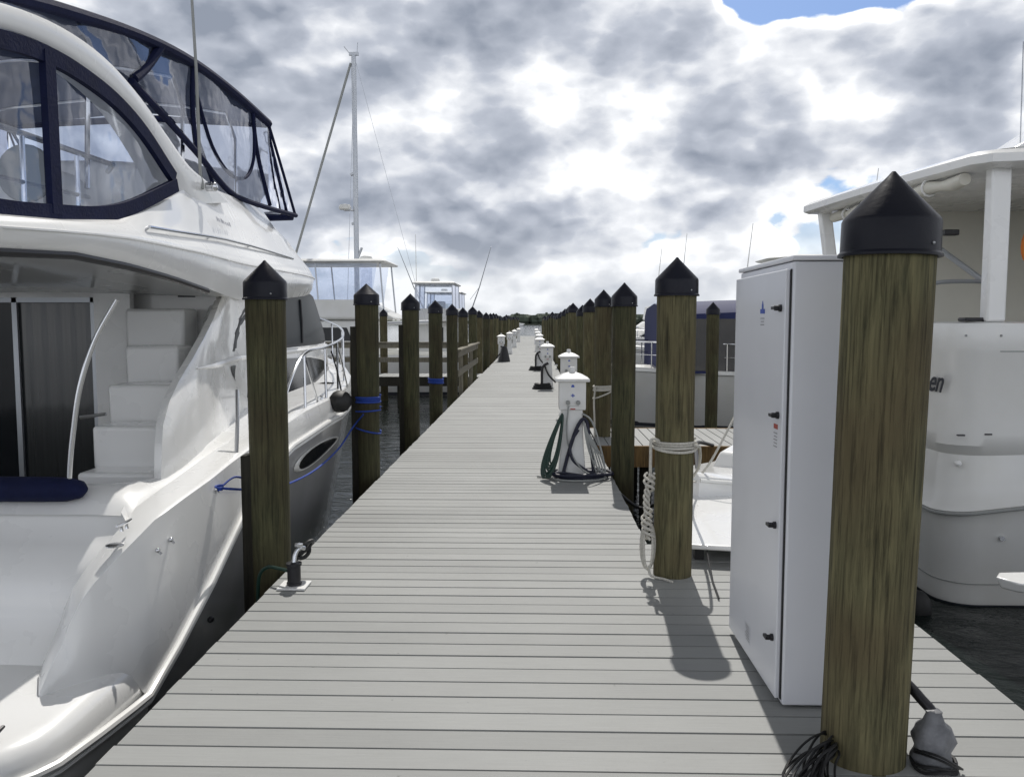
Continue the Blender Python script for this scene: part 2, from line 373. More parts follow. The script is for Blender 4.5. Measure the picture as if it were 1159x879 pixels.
# ------------------------------------------------------------------ pilings
def pole_mesh(r, top, seed, bottom=-2.6, n=40):
    rnd = random.Random(seed); ph = [rnd.uniform(0, 6.28) for _ in range(4)]
    def jit(a, z): return .012 * math.sin(2 * a + ph[0] + z * .5) + .008 * math.sin(3 * a + ph[1] - z * .9) + .004 * math.sin(7 * a + ph[2]) + .006 * math.sin(z * 3 + ph[3])
    prof = []
    k = 14
    for i in range(k + 1):
        z = bottom + (top - bottom) * i / k
        prof.append((r * (.92 + .08 * i / k), z))
    return G().lathe(prof, (0, 0, 0), n, jit)
def piling(name, x, y, r, top, label, cap_h=.15, skirt=.13, lean=(0, 0), group='capped timber pilings along the dock', seed=1, nail=True, wood='pile'):
    t = thing(name, label, 'piling', (0, 0, 0), group)
    pole_mesh(r, top - cap_h - .02, seed).build('pole', wood, t, smooth=True)
    g = G(); zt = top; R0 = r * 1.085
    g.lathe([(.006, zt), (r * .12, zt - cap_h * .09), (R0 * .97, zt - cap_h), (R0, zt - cap_h - .012), (R0 * 1.005, zt - cap_h - skirt * .93), (R0 * 1.05, zt - cap_h - skirt), (R0 * 1.05, zt - cap_h - skirt - .008), (R0 * .96, zt - cap_h - skirt - .008), (R0 * .93, zt - cap_h - .03)][::-1], (0, 0, 0), 40)
    cap = g.build('cap', 'capm', t, smooth=True, angle=30)
    if nail:
        g = G(); a = -PI / 2 + .55; c = (R0 * 1.01 * math.cos(a), R0 * 1.01 * math.sin(a), zt - cap_h - skirt * .75)
        g.ball(c, .006, .006, .006, 8, 6); g.build('nail', 'galv', cap)
    t.location = (x, y, 0); t.rotation_euler = (R(lean[0]), R(lean[1]), 0)
    return t
def dark_strip(t, x, y, z0, z1, r):
    G().box(-r - .045, -r + .03, -.07, .05, z0, z1).build('dark_strip', 'darkwood', t, bevel=.006)  # dark upright strip along the left of the pole
grp = 'capped timber pilings along the dock'
P1 = piling('dock_piling', 1.222, 3.0, .151, 2.125, 'thick brown timber piling with black cone cap, nearest right, beside the white cabinet', .165, .125, seed=11, lean=(0, 1.1))
P2 = piling('dock_piling', .885, 5.2, .122, 1.995, 'timber piling with white rope tied round it and hanging down its left side', .13, .10, seed=12)
P3 = piling('dock_piling', .925, 8.55, .122, 1.995, 'capped timber piling just right of the nearest power pedestal, with no rope on it', .135, .10, seed=13, wood='pile_dark')
P4 = piling('dock_piling', .97, 11.6, .118, 2.04, 'right side piling with white rope wound round it at waist height behind the nearest pedestal', .13, .10, seed=14)
L1 = piling('dock_piling', -1.70, 5.25, .124, 1.985, 'nearest left piling with black cone cap, beside the white motor yacht and water spigot', .13, .11, seed=15, wood='pile_dark')
dark_strip(L1, 0, 0, -.9, .75, .118)
L2 = piling('dock_piling', -1.71, 8.5, .120, 1.985, 'left piling with a blue rope wound round its middle', .11, .10, seed=16, wood='pile_dark')
dark_strip(L2, 0, 0, -.9, 1.55, .115)
L3 = piling('dock_piling', -1.71, 11.54, .12, 1.985, 'third left piling from the camera, with a short dark strip on its left side', .12, .10, seed=17, wood='pile_dark')
dark_strip(L3, 0, 0, -.9, 1.55, .115)
L4 = piling('dock_piling', -1.71, 14.48, .12, 1.97, 'fourth left piling from the camera, with a blue band round it', .12, .10, seed=18, wood='pile_dark')
seeds = [piling('dock_piling', -1.71, 17.45, .12, 1.97, 'left piling where the near end of the dock railing starts', .13, .10, seed=19, wood='pile_dark', nail=False),
         piling('dock_piling', .985, 14.6, .12, 2.0, 'fifth right piling from the camera, just past the piling wound with white rope', .13, .10, seed=20, nail=False)]
ordn = {3: 'sixth', 4: 'seventh', 5: 'eighth', 6: 'ninth', 7: 'tenth'}
y = 17.45; i = 0
while y < 90:
    y += 2.95; i += 1
    s = seeds[i % 2]
    lab = 'left side piling, number %d from the camera, in the receding row' % (5 + i) if i < 6 else 'small distant capped piling in the far run along the left dock edge'
    c = dup(s, (-1.71 + random.uniform(-.05, .05), y + random.uniform(-.15, .15), random.uniform(-.10, .08)), lab, random.uniform(0, 6))
y = 14.6; i = 0
while y < 90:
    y += 2.95; i += 1
    s = seeds[(i + 1) % 2]
    lab = 'right side piling, number %d from the camera, in the receding row' % (5 + i) if i < 6 else 'small distant capped piling in the far run along the right dock edge'
    c = dup(s, (.985 + random.uniform(-.05, .05), y + random.uniform(-.15, .15), random.uniform(-.10, .14)), lab, random.uniform(0, 6))
dup(seeds[0], (3.42, 16.0, 0), 'dark slender piling beyond the right finger pier in front of the navy boat cover', .7, 'pilings out in the slips')
dup(seeds[1], (-4.72, 26.1, .0), 'dark piling behind the left finger pier railing, right of the blue roped piling', 1.7, 'pilings out in the slips')
dup(seeds[0], (-9.5, 26.1, .0), 'far left piling at the outer end of the left finger pier', 2.7, 'pilings out in the slips')

# ropes on pilings
def coil(cx, cy, r, z0, turns, dz, rad, n=22, jit=.004, sag=.0, tilt=0.):
    pts = []
    for i in range(int(turns * n) + 1):
        a = 2 * PI * i / n; k = r + rad + jit * math.sin(a * .37 + z0)
        pts.append((cx + k * math.cos(a), cy + k * math.sin(a), z0 + dz * i / n + sag * math.sin(a * 1.0) + tilt * math.cos(a)))
    return pts
g = G(); cx, cy = .885, 5.2
g.tube(coil(cx, cy, .119, .865, 3.2, -.016, .008, tilt=.004), .008, 7)
g.tube(coil(cx, cy, .124, .835, 1.2, -.02, .012, sag=.02), .009, 7)
g.tube(smooth_path([(cx + .11, cy - .09, .84), (1.05, 5.22, .80), (1.14, 5.7, .60), (1.22, 6.4, .37), (1.36, 6.93, .26)]), .010, 7)
g.tube(smooth_path([(cx - .10, cy - .06, .86), (cx - .15, cy - .06, .87), (cx - .155, cy - .06, .76), (cx - .155, cy - .06, .62)]), .010, 7)
for k in range(3):
    pts = []
    for i in range(70):
        t = i / 69; a = t * 26 + k * 2.1; rr = .022 + .012 * math.sin(t * 9 + k)
        pts.append((cx - .155 - .02 * math.sin(t * 3) + rr * math.cos(a), cy - .07 + rr * math.sin(a) * .8, .66 - t * .42))
    g.tube(pts, .0085, 6)
for k in range(3):
    w = .028 + .008 * k
    pts = [(cx - .165 + w * math.cos(a), cy - .075 + .01 * k, .20 + .15 * math.sin(a) - .0 * k) for a in [2 * PI * i / 24 for i in range(24)]]
    g.tube(pts, .008, 6, closed=True)
g.tube(smooth_path([(cx - .16, cy - .08, .08), (cx - .15, cy - .10, .02), (cx - .08, cy - .14, .012), (cx - .03, cy - .2, .012)]), .008, 6)
single(g, 'mooring_rope', 'wrope', 'white mooring rope knotted on the second right piling and hanging in a braided bundle', 'rope', (cx, cy, .86), smooth=True)
g = G(); g.tube(coil(.97, 11.6, .116, .72, 3, -.025, .012, tilt=.01), .014, 6); g.tube(smooth_path([(.86, 11.5, .7), (.84, 11.5, .5), (.85, 11.5, .2), (.85, 11.5, -.2)]), .013, 6)
g.tube(coil(.97, 11.6, .118, .6, 1, -.02, .012, tilt=.06), .012, 6)
single(g, 'mooring_rope', 'wrope', 'white rope wound round the fourth right piling', 'rope', (.97, 11.6, .7), smooth=True)
g = G(); cx, cy = -1.71, 8.5
g.tube(coil(cx, cy, .116, .84, 3.5, -.022, .008, tilt=.004), .0115, 7); g.tube(coil(cx, cy, .119, .71, 1.3, -.03, .008, tilt=.012), .0085, 7)
g.tube(coil(cx, cy, .119, .50, 1.4, -.02, .008, tilt=-.03), .0085, 7)
g.tube(smooth_path([(cx - .02, cy - .14, .66), (cx - .14, cy - .1, .52), (-1.88, 7.9, .38), (-1.86, 6.9, .34), (-1.86, 5.9, .40), (-1.90, 5.35, .50), (-1.985, 5.12, .555)], 8), .0085, 7)
g.tube(coil(-1.98, 5.12, .008, .57, 2.5, -.012, .012, n=10), .008, 6)
g.tube(smooth_path([(-1.97, 5.13, .56), (-1.93, 5.25, .60), (-1.90, 5.4, .555), (-1.90, 5.5, .52)]), .007, 6)
single(g, 'mooring_rope', 'blue', 'bright blue mooring rope from the yacht cleat wound round the second left piling', 'rope', (cx, cy, .8), smooth=True)
g = G(); g.tube(coil(-1.71, 14.48, .116, .62, 3, -.03, .010), .016, 6)
single(g, 'mooring_rope', 'blue', 'blue rope band round the fourth left piling', 'rope', (-1.71, 14.48, .6), smooth=True)
g = G()
for k in range(2): g.tube(smooth_path([(1.08, 11.5 + k * .1, 1.9), (1.12, 11.45, 1.4), (1.1, 11.4, .9), (1.13, 11.4, .3)]), .012, 6)
single(g, 'hanging_rope', 'navycord', 'dark blue line hanging down the right face of the fourth right piling', 'rope', (1.08, 11.5, 1.2), smooth=True)

# ------------------------------------------------------------------ railings (left)
def railing(name, label, p0, p1, npost, loc):
    t = thing(name, label, 'railing', loc, 'timber railings on the left')
    v = Vector(p1) - Vector(p0); d = v.normalized(); nrm = Vector((-d.y, d.x, 0))
    def bar(z0, z1, w, nm):
        a = Vector(p0); b = Vector(p1)
        pts = [a + nrm * w, a - nrm * w, b - nrm * w, b + nrm * w]
        g = G(); g.add([(p.x, p.y, z0) for p in pts] + [(p.x, p.y, z1) for p in pts], [(0, 1, 2, 3), (4, 7, 6, 5), (0, 4, 5, 1), (1, 5, 6, 2), (2, 6, 7, 3), (3, 7, 4, 0)])
        g.build(nm, 'railwood', t, bevel=.005)
    bar(.97, 1.01, .075, 'cap_rail'); bar(.83, .966, .02, 'top_rail'); bar(.42, .56, .02, 'mid_rail')
    for k in range(npost):
        c = Vector(p0) + v * (k / (npost - 1)) + nrm * .065
        G().box(c.x - .045, c.x + .045, c.y - .045, c.y + .045, -.3, .966).build('post', 'railwood', t, bevel=.004)
    return t
railing('dock_railing', 'weathered timber railing running along the left dock edge between pilings', (-1.62, 17.65, 0), (-1.62, 23.9, 0), 5, (-1.62, 17.65, 0))
railing('finger_railing', 'dark timber railing across the near side of the left finger pier', (-8.9, 24.1, 0), (-1.75, 24.1, 0), 5, (-5, 24.1, 0))

# ------------------------------------------------------------------ power pedestals
def pedestal_parts(t):
    g = G()
    def sq(w, d, z): return [(-w, -d, z), (w, -d, z), (w, d, z), (-w, d, z)]
    g.rings([sq(.155, .15, .0), sq(.155, .15, .03), sq(.135, .13, .06), sq(.115, .115, .30), sq(.102, .105, .62), sq(.102, .105, .70)], True, True, True)
    body = g.build('body', 'ped', t, bevel=.01)
    hd = G().rings([sq(.13, .12, .695), sq(.132, .125, .72), sq(.132, .125, .985), sq(.12, .11, .995)], True, True, True).build('head', 'ped', t, bevel=.006)
    G().rings([sq(.165, .155, .985), sq(.17, .16, .995), sq(.168, .158, 1.015), sq(.10, .095, 1.055), sq(.045, .045, 1.075), sq(.04, .04, 1.078)], True, True, True).build('roof', 'ped', t, bevel=.006)
    G().lathe([(.03, 1.07), (.034, 1.08), (.034, 1.12), (.026, 1.13), (.0, 1.132)], (0, 0, 0), 16).build('light_cap', 'ped', t, smooth=True)
    for sx in (-.045, .055):
        G().lathe([(.0, -.02), (.022, -.02), (.024, -.01), (.024, .0), (.0, .0)], (0, 0, 0), 14).v
        g = G(); g.tube([(sx, -.128, .775), (sx, -.150, .77)], .022, 14); s_ = g.build('socket', 'greycord', hd, smooth=True)
    G().prism([(-.015, .93), (.02, .93), (.012, .955), (-.008, .955)], 'y', -.127, -.1245).build('maker_mark', 'bluemark', hd)
    g = G()
    for dx, dz in ((0, .012), (0, -.012), (.014, 0), (-.014, 0)): g.box(.003 + dx - .005, .003 + dx + .005, -.1285, -.1255, .845 + dz - .005, .845 + dz + .005)
    g.box(-.004, .010, -.1285, -.1255, .838, .852); g.build('emblem', 'bluemark', hd)
    G().box(-.02, .028, -.128, -.1255, .700, .712).build('rating_strip', 'redmark', hd)
    G().box(-.062, .066, -.1275, -.125, .735, .738).build('panel_seam', 'greycord', hd)
pgrp = 'white power pedestals along the dock'
ped0 = thing('power_pedestal', 'nearest white power pedestal with pyramid cap, hung with green hose and navy cord', 'power pedestal', (0, 0, 0), pgrp)
pedestal_parts(ped0); ped0.location = (.40, 8.62, 0)
ped0.scale = (1.04, 1.04, 1.0)
dup(ped0, (.60, 14.2, 0), 'white pedestal whose top shows just behind the nearest pedestal', 0)
dup(ped0, (.33, 19.9, 0), 'white pedestal with a black cord down its left, second clear of the nearest one', 0)
dup(ped0, (.20, 27.5, 0), 'third white pedestal along the right side, partly behind a nearer one', 0)
dup(ped0, (.24, 35.5, 0), 'fourth white pedestal down the right side of the dock', 0)
for k, y in enumerate((45, 60)): dup(ped0, (.22 - .02 * k, y, 0), 'tiny far white pedestal toward the right end of the dock', 0)
dup(ped0, (-1.30, 33.4, 0), 'nearest white pedestal on the left side of the dock, dark hose bundle at its foot', 0)
dup(ped0, (-1.2, 41.5, 0), 'second white pedestal on the left side of the dock', 0)
for k, y in enumerate((52, 66)): dup(ped0, (-1.2, y, 0), 'tiny far white pedestal toward the left end of the dock', 0)

px, py = .40, 8.62
g = G()   # green hose: many hanging loops on the left
for k in range(13):
    a = random.uniform(-.2, .2); top = (px - .11 - random.uniform(0, .03), py - .10 + a * .3 + k * .006, .66 + random.uniform(-.03, .02))
    w = .13 + .012 * k; h = .50 + random.uniform(-.05, .07)
    pts = []; off = random.uniform(-.03, .03); ll = .10 + .006 * k
    for i in range(26):
        th = 2 * PI * i / 26; q = (1 - math.cos(th)) / 2
        pts.append((px - .105 - ll * q * 1.05 + off * q + (.030 + .0030 * k) * math.sin(th) * (.4 + q), py - .13 - .10 * q - .004 * k, max(.02, .66 - .012 * (k % 4) - (.50 + .012 * k) * q)))
    g.tube(pts, .0105, 6, closed=True)
single(g, 'garden_hose', 'green', 'green garden hose coiled in loops on the left of the nearest pedestal', 'hose', (px - .15, py - .1, .6), smooth=True)
g = G()   # navy shore cord draped as an inverted V and lying round the base
g.tube(smooth_path([(px - .10, py - .20, .02), (px - .05, py - .17, .22), (px + .03, py - .16, .48), (px + .10, py - .15, .60), (px + .15, py - .14, .57), (px + .17, py - .15, .42), (px + .20, py - .16, .22), (px + .22, py - .2, .04)], 6), .019, 8)
g.tube(smooth_path([(px + .06, py - .17, .50), (px - .02, py - .18, .35), (px + .0, py - .2, .2), (px + .12, py - .22, .10), (px + .26, py - .25, .03)], 6), .016, 8)
for k in range(6):
    g.tube([(px + .07 + .02 * (k % 2) + (.18 + .028 * k) * math.cos(a), py - .18 + (.12 + .015 * k) * math.sin(a), .018 + .02 * (k % 3) + .01 * math.sin(3 * a + k)) for a in [2 * PI * i / 26 for i in range(26)]], .017, 8, closed=True)
single(g, 'shore_power_cord', 'navycord', 'navy shore power cord draped over the front of the nearest pedestal', 'cord', (px + .1, py - .15, .5), smooth=True)
g = G()
g.tube(smooth_path([(px + .10, py - .14, .66), (px + .2, py - .16, .58), (px + .29, py - .2, .30), (px + .33, py - .24, .06), (px + .26, py - .34, .013), (px + .0, py - .4, .013), (px - .16, py - .34, .013), (px - .26, py - .22, .013), (px - .36, py - .16, .013)], 6), .010, 7)
g.tube(smooth_path([(px - .04, py - .135, .74), (px - .06, py - .15, .5), (px - .03, py - .17, .3), (px + .1, py - .25, .1), (px + .3, py - .3, .013)], 6), .008, 7)
g.tube(smooth_path([(px + .11, py - .14, .62), (px + .14, py - .17, .4), (px + .2, py - .2, .2), (px + .34, py - .3, .02)], 6), .008, 7)
for k in range(5):
    g.tube(smooth_path([(px + .10, py - .14, .60), (px + .15 + .02 * k, py - .17, .42 - .02 * k), (px + .20 + .025 * k, py - .2, .2), (px + .24 + .02 * k, py - .24 - .01 * k, .03), (px + .10, py - .3 - .02 * k, .015)], 6), .008, 6)
single(g, 'extension_cord', 'greycord', 'thin grey cable looping round the right of the nearest pedestal', 'cord', (px + .2, py - .2, .4), smooth=True)
for (x, y, lab, s) in ((.33, 19.9, 'black cord hanging down the left of the second clear pedestal', 1), (.20, 27.5, 'black cord coiled at the foot of the third right pedestal', 1), (-1.30, 33.4, 'dark hose bundle heaped against the nearest left pedestal', 2)):
    g = G(); sd = -1 if s == 1 else 1
    g.tube(smooth_path([(x - .02 * sd, y - .17, .62), (x + .12 * sd, y - .18, .5), (x + .14 * sd, y - .2, .1), (x + .25 * sd, y - .25, .02)]), .03, 7)
    g.tube(smooth_path([(x + .08 * sd, y - .17, .6), (x - .02 * sd, y - .2, .35), (x - .2 * sd, y - .22, .16)]), .022, 7)
    for k in range(3 + 3 * (s - 1)): g.tube([(x + .12 * sd + (.22 - .025 * k) * math.cos(a), y - .2 + .12 * math.sin(a), .02 + .05 * k) for a in [2 * PI * i / 18 for i in range(18)]], .028, 6, closed=True)
    if s == 2: g.lathe([(.24, .02), (.2, .2), (.12, .55), (.08, .62)], (x + .13, y - .22, 0), 10)
    single(g, 'shore_power_cord', 'blackcord', lab, 'cord', (x, y, .3), smooth=True)

# ------------------------------------------------------------------ electrical cabinet
t = thing('electrical_cabinet', 'tall white steel electrical cabinet with a latched door standing on the dock', 'cabinet', (1.2, 3.78, 0))
X0, X1, Y0, Y1, ZT = 1.035, 1.42, 3.36, 4.21, 1.84
G().box(X0, X1, Y0, Y1, .012, ZT).build('body', 'pcoat', t, bevel=.008)
G().box(X0 - .01, X1 + .02, Y0 - .012, Y1 + .012, ZT + .002, ZT + .022).build('lid', 'pcoat', t, bevel=.005)
door = G().box(X0 - .024, X0 - .004, Y0 + .028, Y1 - .006, .03, ZT - .03).build('door', 'pcoat', t, bevel=.005)
G().box(X0 - .005, X0 + .0, Y0 + .018, Y0 + .029, .03, ZT - .03).build('door_gasket', 'rubber', t)
for z in (1.655, 1.215, .755, .275):
    h = G(); h.tube([(X0 - .024, Y0 + .075, z), (X0 - .034, Y0 + .075, z)], .015, 14); h.tube([(X0 - .034, Y0 + .075, z), (X0 - .052, Y0 + .075, z)], .011, 10)
    h.box(X0 - .058, X0 - .044, Y0 + .060, Y0 + .105, z - .006, z + .006); h.build('latch', 'black', door, smooth=True)
for z in (1.5, .9, .3):
    G().tube([(X0 - .012, Y1 + .002, z - .05), (X0 - .012, Y1 + .002, z + .05)], .009, 8).build('hinge', 'galv', t, smooth=True)
xs = X0 - .0255
g = G(); g.prism([(3.675, 1.635), (3.745, 1.635), (3.745, 1.655), (3.722, 1.655), (3.722, 1.672), (3.710, 1.692), (3.698, 1.672), (3.698, 1.655), (3.675, 1.655)], 'x', xs, xs + .001); g.build('door_emblem', 'bluemark', door)
g = G()
for k, w in enumerate((.03, .022, .028)): g.box(xs, xs + .001, 3.71 - w, 3.71 + w, 1.612 - k * .014, 1.616 - k * .014)
g.build('emblem_text', 'textgrey', door)
G().box(xs, xs + .001, 3.44, 3.495, 1.155, 1.175).build('warning_label', 'redmark', door)
g = G()
for k in range(5): g.box(xs, xs + .001, 3.445, 3.495 - .006 * (k % 2), 1.135 - k * .014, 1.139 - k * .014)
g.build('warning_text', 'textgrey', door)
g = G()
for k in range(6): g.box(xs, xs + .001, 3.80, 3.88 - .01 * (k % 3), .17 - k * .013, .174 - k * .013)
g.build('rating_text', 'textgrey', door)
G().box(xs, xs + .0006, 3.79, 3.89, .095, .185).build('rating_plate', 'pcoat', door)

# conduit and cables at foot of nearest right piling
t = thing('wrapped_conduit', 'grey plastic wrapped cable riser with a black elbow beside the nearest right piling', 'conduit', (1.50, 3.05, 0))
def jt(a, z): return .07 * math.sin(3 * a + z * 22) + .05 * math.sin(5 * a - z * 40) + .04 * math.sin(z * 90)
G().lathe([(.066, -.0), (.068, .02), (.062, .05), (.071, .085), (.066, .11), (.060, .135), (.036, .155), (.026, .185), (.028, .195), (.01, .2)], (1.445, 2.93, .01), 22, jt).build('wrap', 'tape', t, smooth=True, angle=80)
G().tube(smooth_path([(1.445, 2.93, .17), (1.44, 2.94, .20), (1.42, 2.97, .225), (1.40, 3.0, .25), (1.37, 3.06, .28)]), .019, 12).build('elbow', 'black', t, smooth=True)
g = G()
for k in range(2): g.tube([(1.445 + .075 * math.cos(a), 2.91 + .07 * math.sin(a) + .008 * k, .012 + .012 * k + .008 * math.sin(3 * a + k)) for a in [2 * PI * i / 24 for i in range(24)]], .006, 6, closed=True)
g.build('tie_loops', 'blackcord', t, smooth=True)
g = G()
for k in range(22):
    a0 = random.uniform(-.02, .10); h = random.uniform(.05, .105); rch = random.uniform(.02, .19)
    g.tube(smooth_path([(1.12, 3.02 - a0 * .4, .02 + h * .3), (1.10 - rch * .25, 2.97 - a0, h), (1.08 - rch * .6, 2.93 - a0, h * .75), (1.06 - rch, 2.84 - a0, .012 + random.uniform(0, .02)), (1.05 - rch * 1.02, 2.70 - a0, .01)], 5), .0045, 6)
single(g, 'cable_bundle', 'blackcord', 'bundle of thin black cables splaying over the deck at the nearest right piling', 'cables', (1.08, 2.95, .05), smooth=True)
g = G()
for k in range(2):
    g.tube(smooth_path([(1.38, 2.93, .05 + .01 * k), (1.42, 2.84, .07 + .012 * k), (1.47, 2.83, .05 + .01 * k), (1.53, 2.88, .012)], 5), .0045, 6)
single(g, 'cable_tail', 'blackcord', 'short black cable ends between the nearest right piling and the grey wrap', 'cables', (1.42, 2.95, .05), smooth=True)

# water spigot at left piling
t = thing('water_spigot', 'black spigot block with chrome taps on a small white base plate', 'spigot', (-1.46, 4.87, 0))
G().box(-1.53, -1.36, 4.80, 4.96, .004, .016).build('base_plate', 'ped', t, bevel=.003)
G().lathe([(.045, .016), (.045, .03), (.040, .035), (.040, .13), (.047, .135), (.047, .15), (.02, .155)], (-1.445, 4.88, 0), 16).build('post_block', 'black', t, smooth=True)
g = G(); g.tube(smooth_path([(-1.445, 4.88, .15), (-1.44, 4.9, .20), (-1.42, 4.92, .23), (-1.40, 4.95, .22)]), .014, 10); g.lathe([(.0, -.01), (.026, -.008), (.026, .006), (0, .01)], (-1.425, 4.92, .25), 12)
g.build('tap', 'chrome', t, smooth=True)
g = G()
for k in range(3): g.tube([(-1.44 + .04 * math.cos(a) + .01 * k, 5.06 + .05 * math.sin(a), .17 + .03 * math.sin(a + k) + .02 * k) for a in [2 * PI * i / 16 for i in range(16)]], .013, 6, closed=True)
g.build('fitting_loop', 'blackcord', t, smooth=True)
g = G(); g.tube(smooth_path([(-1.48, 4.88, .10), (-1.56, 4.93, .10), (-1.64, 4.98, .09), (-1.70, 5.0, .02), (-1.72, 5.02, -.2)]), .011, 8)
single(g, 'green_hose', 'green', 'short green hose from the spigot behind the nearest left piling', 'hose', (-1.5, 4.9, .1), smooth=True)

# ================================================================== BOAT 1: big white flybridge motor yacht, left
BX = -4.1
b1 = thing('motor_yacht', 'big white flybridge motor yacht with navy canvas enclosure moored stern to camera on the left', 'yacht', (BX, 8.5, WZ))
def mir(pts): return [(2 * BX - x, y, z) for x, y, z in pts]
beam = [(4.0, 2.12), (7, 2.12), (8.5, 2.1), (9.5, 1.99), (10.5, 1.80), (11.5, 1.5), (12.5, 1.05), (13.3, .56), (13.9, .04)]
rubz = [(3.2, -.25), (3.62, -.29), (4.07, -.31), (4.43, -.19), (4.94, .02), (5.64, .36), (6.1, .50), (6.69, .59), (7.81, .63), (9.13, .65), (11.5, .72), (13.9, .85)]
shz = [(4.33, .54), (5.07, .62), (6, .72), (7.16, .81), (8.5, .84), (10, .88), (12, 1.0), (13.9, 1.15)]
# lower hull
ys = [4.07, 4.25, 4.43, 4.7, 4.94, 5.3, 5.64, 5.9, 6.2, 6.69, 7.2, 7.81, 8.5, 9.13, 9.8, 10.5, 11.0, 11.5, 12.0, 12.5, 12.9, 13.3, 13.65, 13.9]
for sgn in (1, -1):
    pass
def hull_section(y):
    b = interp(beam, y); rz = interp(rubz, y); tt = max(0, (y - 9) / 4.9)
    k = 1 - .45 * tt
    ch = .80 - .35 * tt
    pts = [(0, -1.6 + .6 * tt), (b * ch * .6, -1.35 + .5 * tt), (b * ch, -1.0 + .35 * tt), (b * (ch + .06), -.92 + .38 * tt)]
    z0 = pts[-1][1]
    for f in (.25, .5, .75, .93, 1.0):
        pts.append((b * ((ch + .06) + (1 - ch - .06) * (f ** .8)), z0 + (rz - z0) * f))
    return pts
rs = []
for y in ys:
    s_ = hull_section(y)
    rs.append([(BX + w, y, z) for w, z in reversed(s_)] + [(BX - w, y, z) for w, z in s_[1:]])
g = G(); g.rings(rs, False, False, False)
n = len(rs[0]); g.add(rs[0], [tuple(range(n))])
hull = g.build('hull', 'hullgrey', b1, smooth=True, angle=50)
g = G()
path = [(BX + interp(beam, y) + .012, y, interp(rubz, y)) for y in ys]
aft = [(-2.12, 3.10, -.25), (-2.035, 3.2, -.25), (-1.995, 3.3, -.255), (-1.985, 3.62, -.285), (-1.97, 3.9, -.30)]
stern = [(x, 2.97, -.25) for x in (-4.1, -3.4, -2.8, -2.5)] + [(-2.3, 2.985, -.25)]
full = stern + aft + path
for pth in (full, mir(full)):
    g.tube(pth, .021, 8)
    g.tube([(x + (.004 if x > BX else -.004), y, z - .032) for x, y, z in pth], .012, 8)
g.build('rub_rail', 'rub', b1, smooth=True)
# swim platform
def ring_platform(off, z, yb):
    """plan outline starboard->port; off = inset"""
    st = [(-2.0 - off, 4.14), (-2.0 - off, 3.9), (-2.0 - off, 3.62), (-2.0 - off, 3.4), (-2.02 - off, 3.28 + off * .3), (-2.08 - off, 3.15 + off * .6), (-2.2 - off, 3.04 + off * .85), (-2.38 - off * .6, 2.985 + off), (-2.7, 2.97 + off), (-3.4, 2.96 + off), (-4.1, 2.96 + off)]
    full = [(x, y, z) for x, y in st]; return full + [(2 * BX - x, y, z_) for x, y, z_ in reversed(full[:-1])]
g = G()
g.rings([ring_platform(.22, -.86, 0), ring_platform(.10, -.62, 0), ring_platform(.01, -.42, 0), ring_platform(.0, -.27, 0), ring_platform(.004, -.235, 0), ring_platform(.022, -.18, 0), ring_platform(.05, -.145, 0), ring_platform(.085, -.128, 0), ring_platform(.13, -.122, 0), ring_platform(.4, -.12, 0)], False)
r_ = ring_platform(.4, -.12, 0); g.add(r_, [tuple(range(len(r_)))])
g.build('swim_platform', 'gel', b1, smooth=True, angle=60)
# topsides with stern quarter wing: columns (outer top), (outer bottom)
cols = [((-2.275, 3.64, -.115), (-2.275, 3.64, -.14)), ((-2.265, 3.72, -.02), (-2.24, 3.68, -.14)), ((-2.24, 3.79, .07), (-2.20, 3.74, -.14)), ((-2.215, 3.81, .16), (-2.17, 3.78, -.14)), ((-2.18, 3.84, .25), (-2.14, 3.82, -.14)), ((-2.14, 3.91, .33), (-2.10, 3.88, -.145)), ((-2.1, 4.01, .40), (-2.06, 3.95, -.15)),
        ((-2.055, 4.15, .475), (-2.01, 4.02, -.22)), ((-2.03, 4.33, .54), (-1.985, 4.07, -.31)), ((-2.02, 4.5, .562), (-1.98, 4.25, -.25)), ((-2.015, 4.7, .585), (-1.98, 4.43, -.19)), ((-2.01, 5.07, .62), (-1.98, 4.94, .02)), ((-2.01, 5.4, .66), (-1.98, 5.3, .19)), ((-2.01, 5.75, .695), (-1.98, 5.64, .36))]
for y in ys:
    if y > 5.8: cols.append(((BX + interp(beam, y) - .025, y, interp(shz, y)), (BX + interp(beam, y), y, interp(rubz, y))))
def inner_of(c):
    x, y, z = c[0]
    if y < 4.3:
        k = max(0, min(1, (4.34 - y) / .7))
        return (x - .17 - .05 * (1 - k) + .04 * k, y + .24 - .02 * k, z + .0)
    dx = interp([(4.3, .22), (5.0, .235), (5.8, .235), (6.2, .18)], y); dy = interp([(4.3, .24), (5.1, .08), (6, 0)], y)
    return (max(x - dx, BX), y + dy, z + .008)
g = G(); gt = G()
for mf in (lambda p: p, lambda p: mir(p)):
    out = []
    for k, c in enumerate(cols):
        top, bot = Vector(c[0]), Vector(c[1])
        inn = Vector(inner_of(c))
        mid = [bot.lerp(top, f) + Vector((.012 * math.sin(PI * f), 0, 0)) for f in (0, .33, .66, .93)]
        rnd = top + (inn - top).normalized() * .03 + Vector((0, 0, .012))
        rnd2 = inn - (inn - top).normalized() * .02 + Vector((0, 0, .012))
        low = inn + Vector((-.01, 0, -.10 if c[0][1] > 4.3 else -.05))
        if c[0][1] < 4.3: low.z = min(low.z, max(-.14, low.z))
        out.append(mf([tuple(p) for p in mid] + [tuple(top), tuple(rnd), tuple(rnd2), tuple(low)]))
    g.rings(out, False)
g.build('topsides', 'gel', b1, smooth=True, angle=32)
# transom + coaming + cockpit liner
sheer_in = [Vector(inner_of(c)) for c in cols]
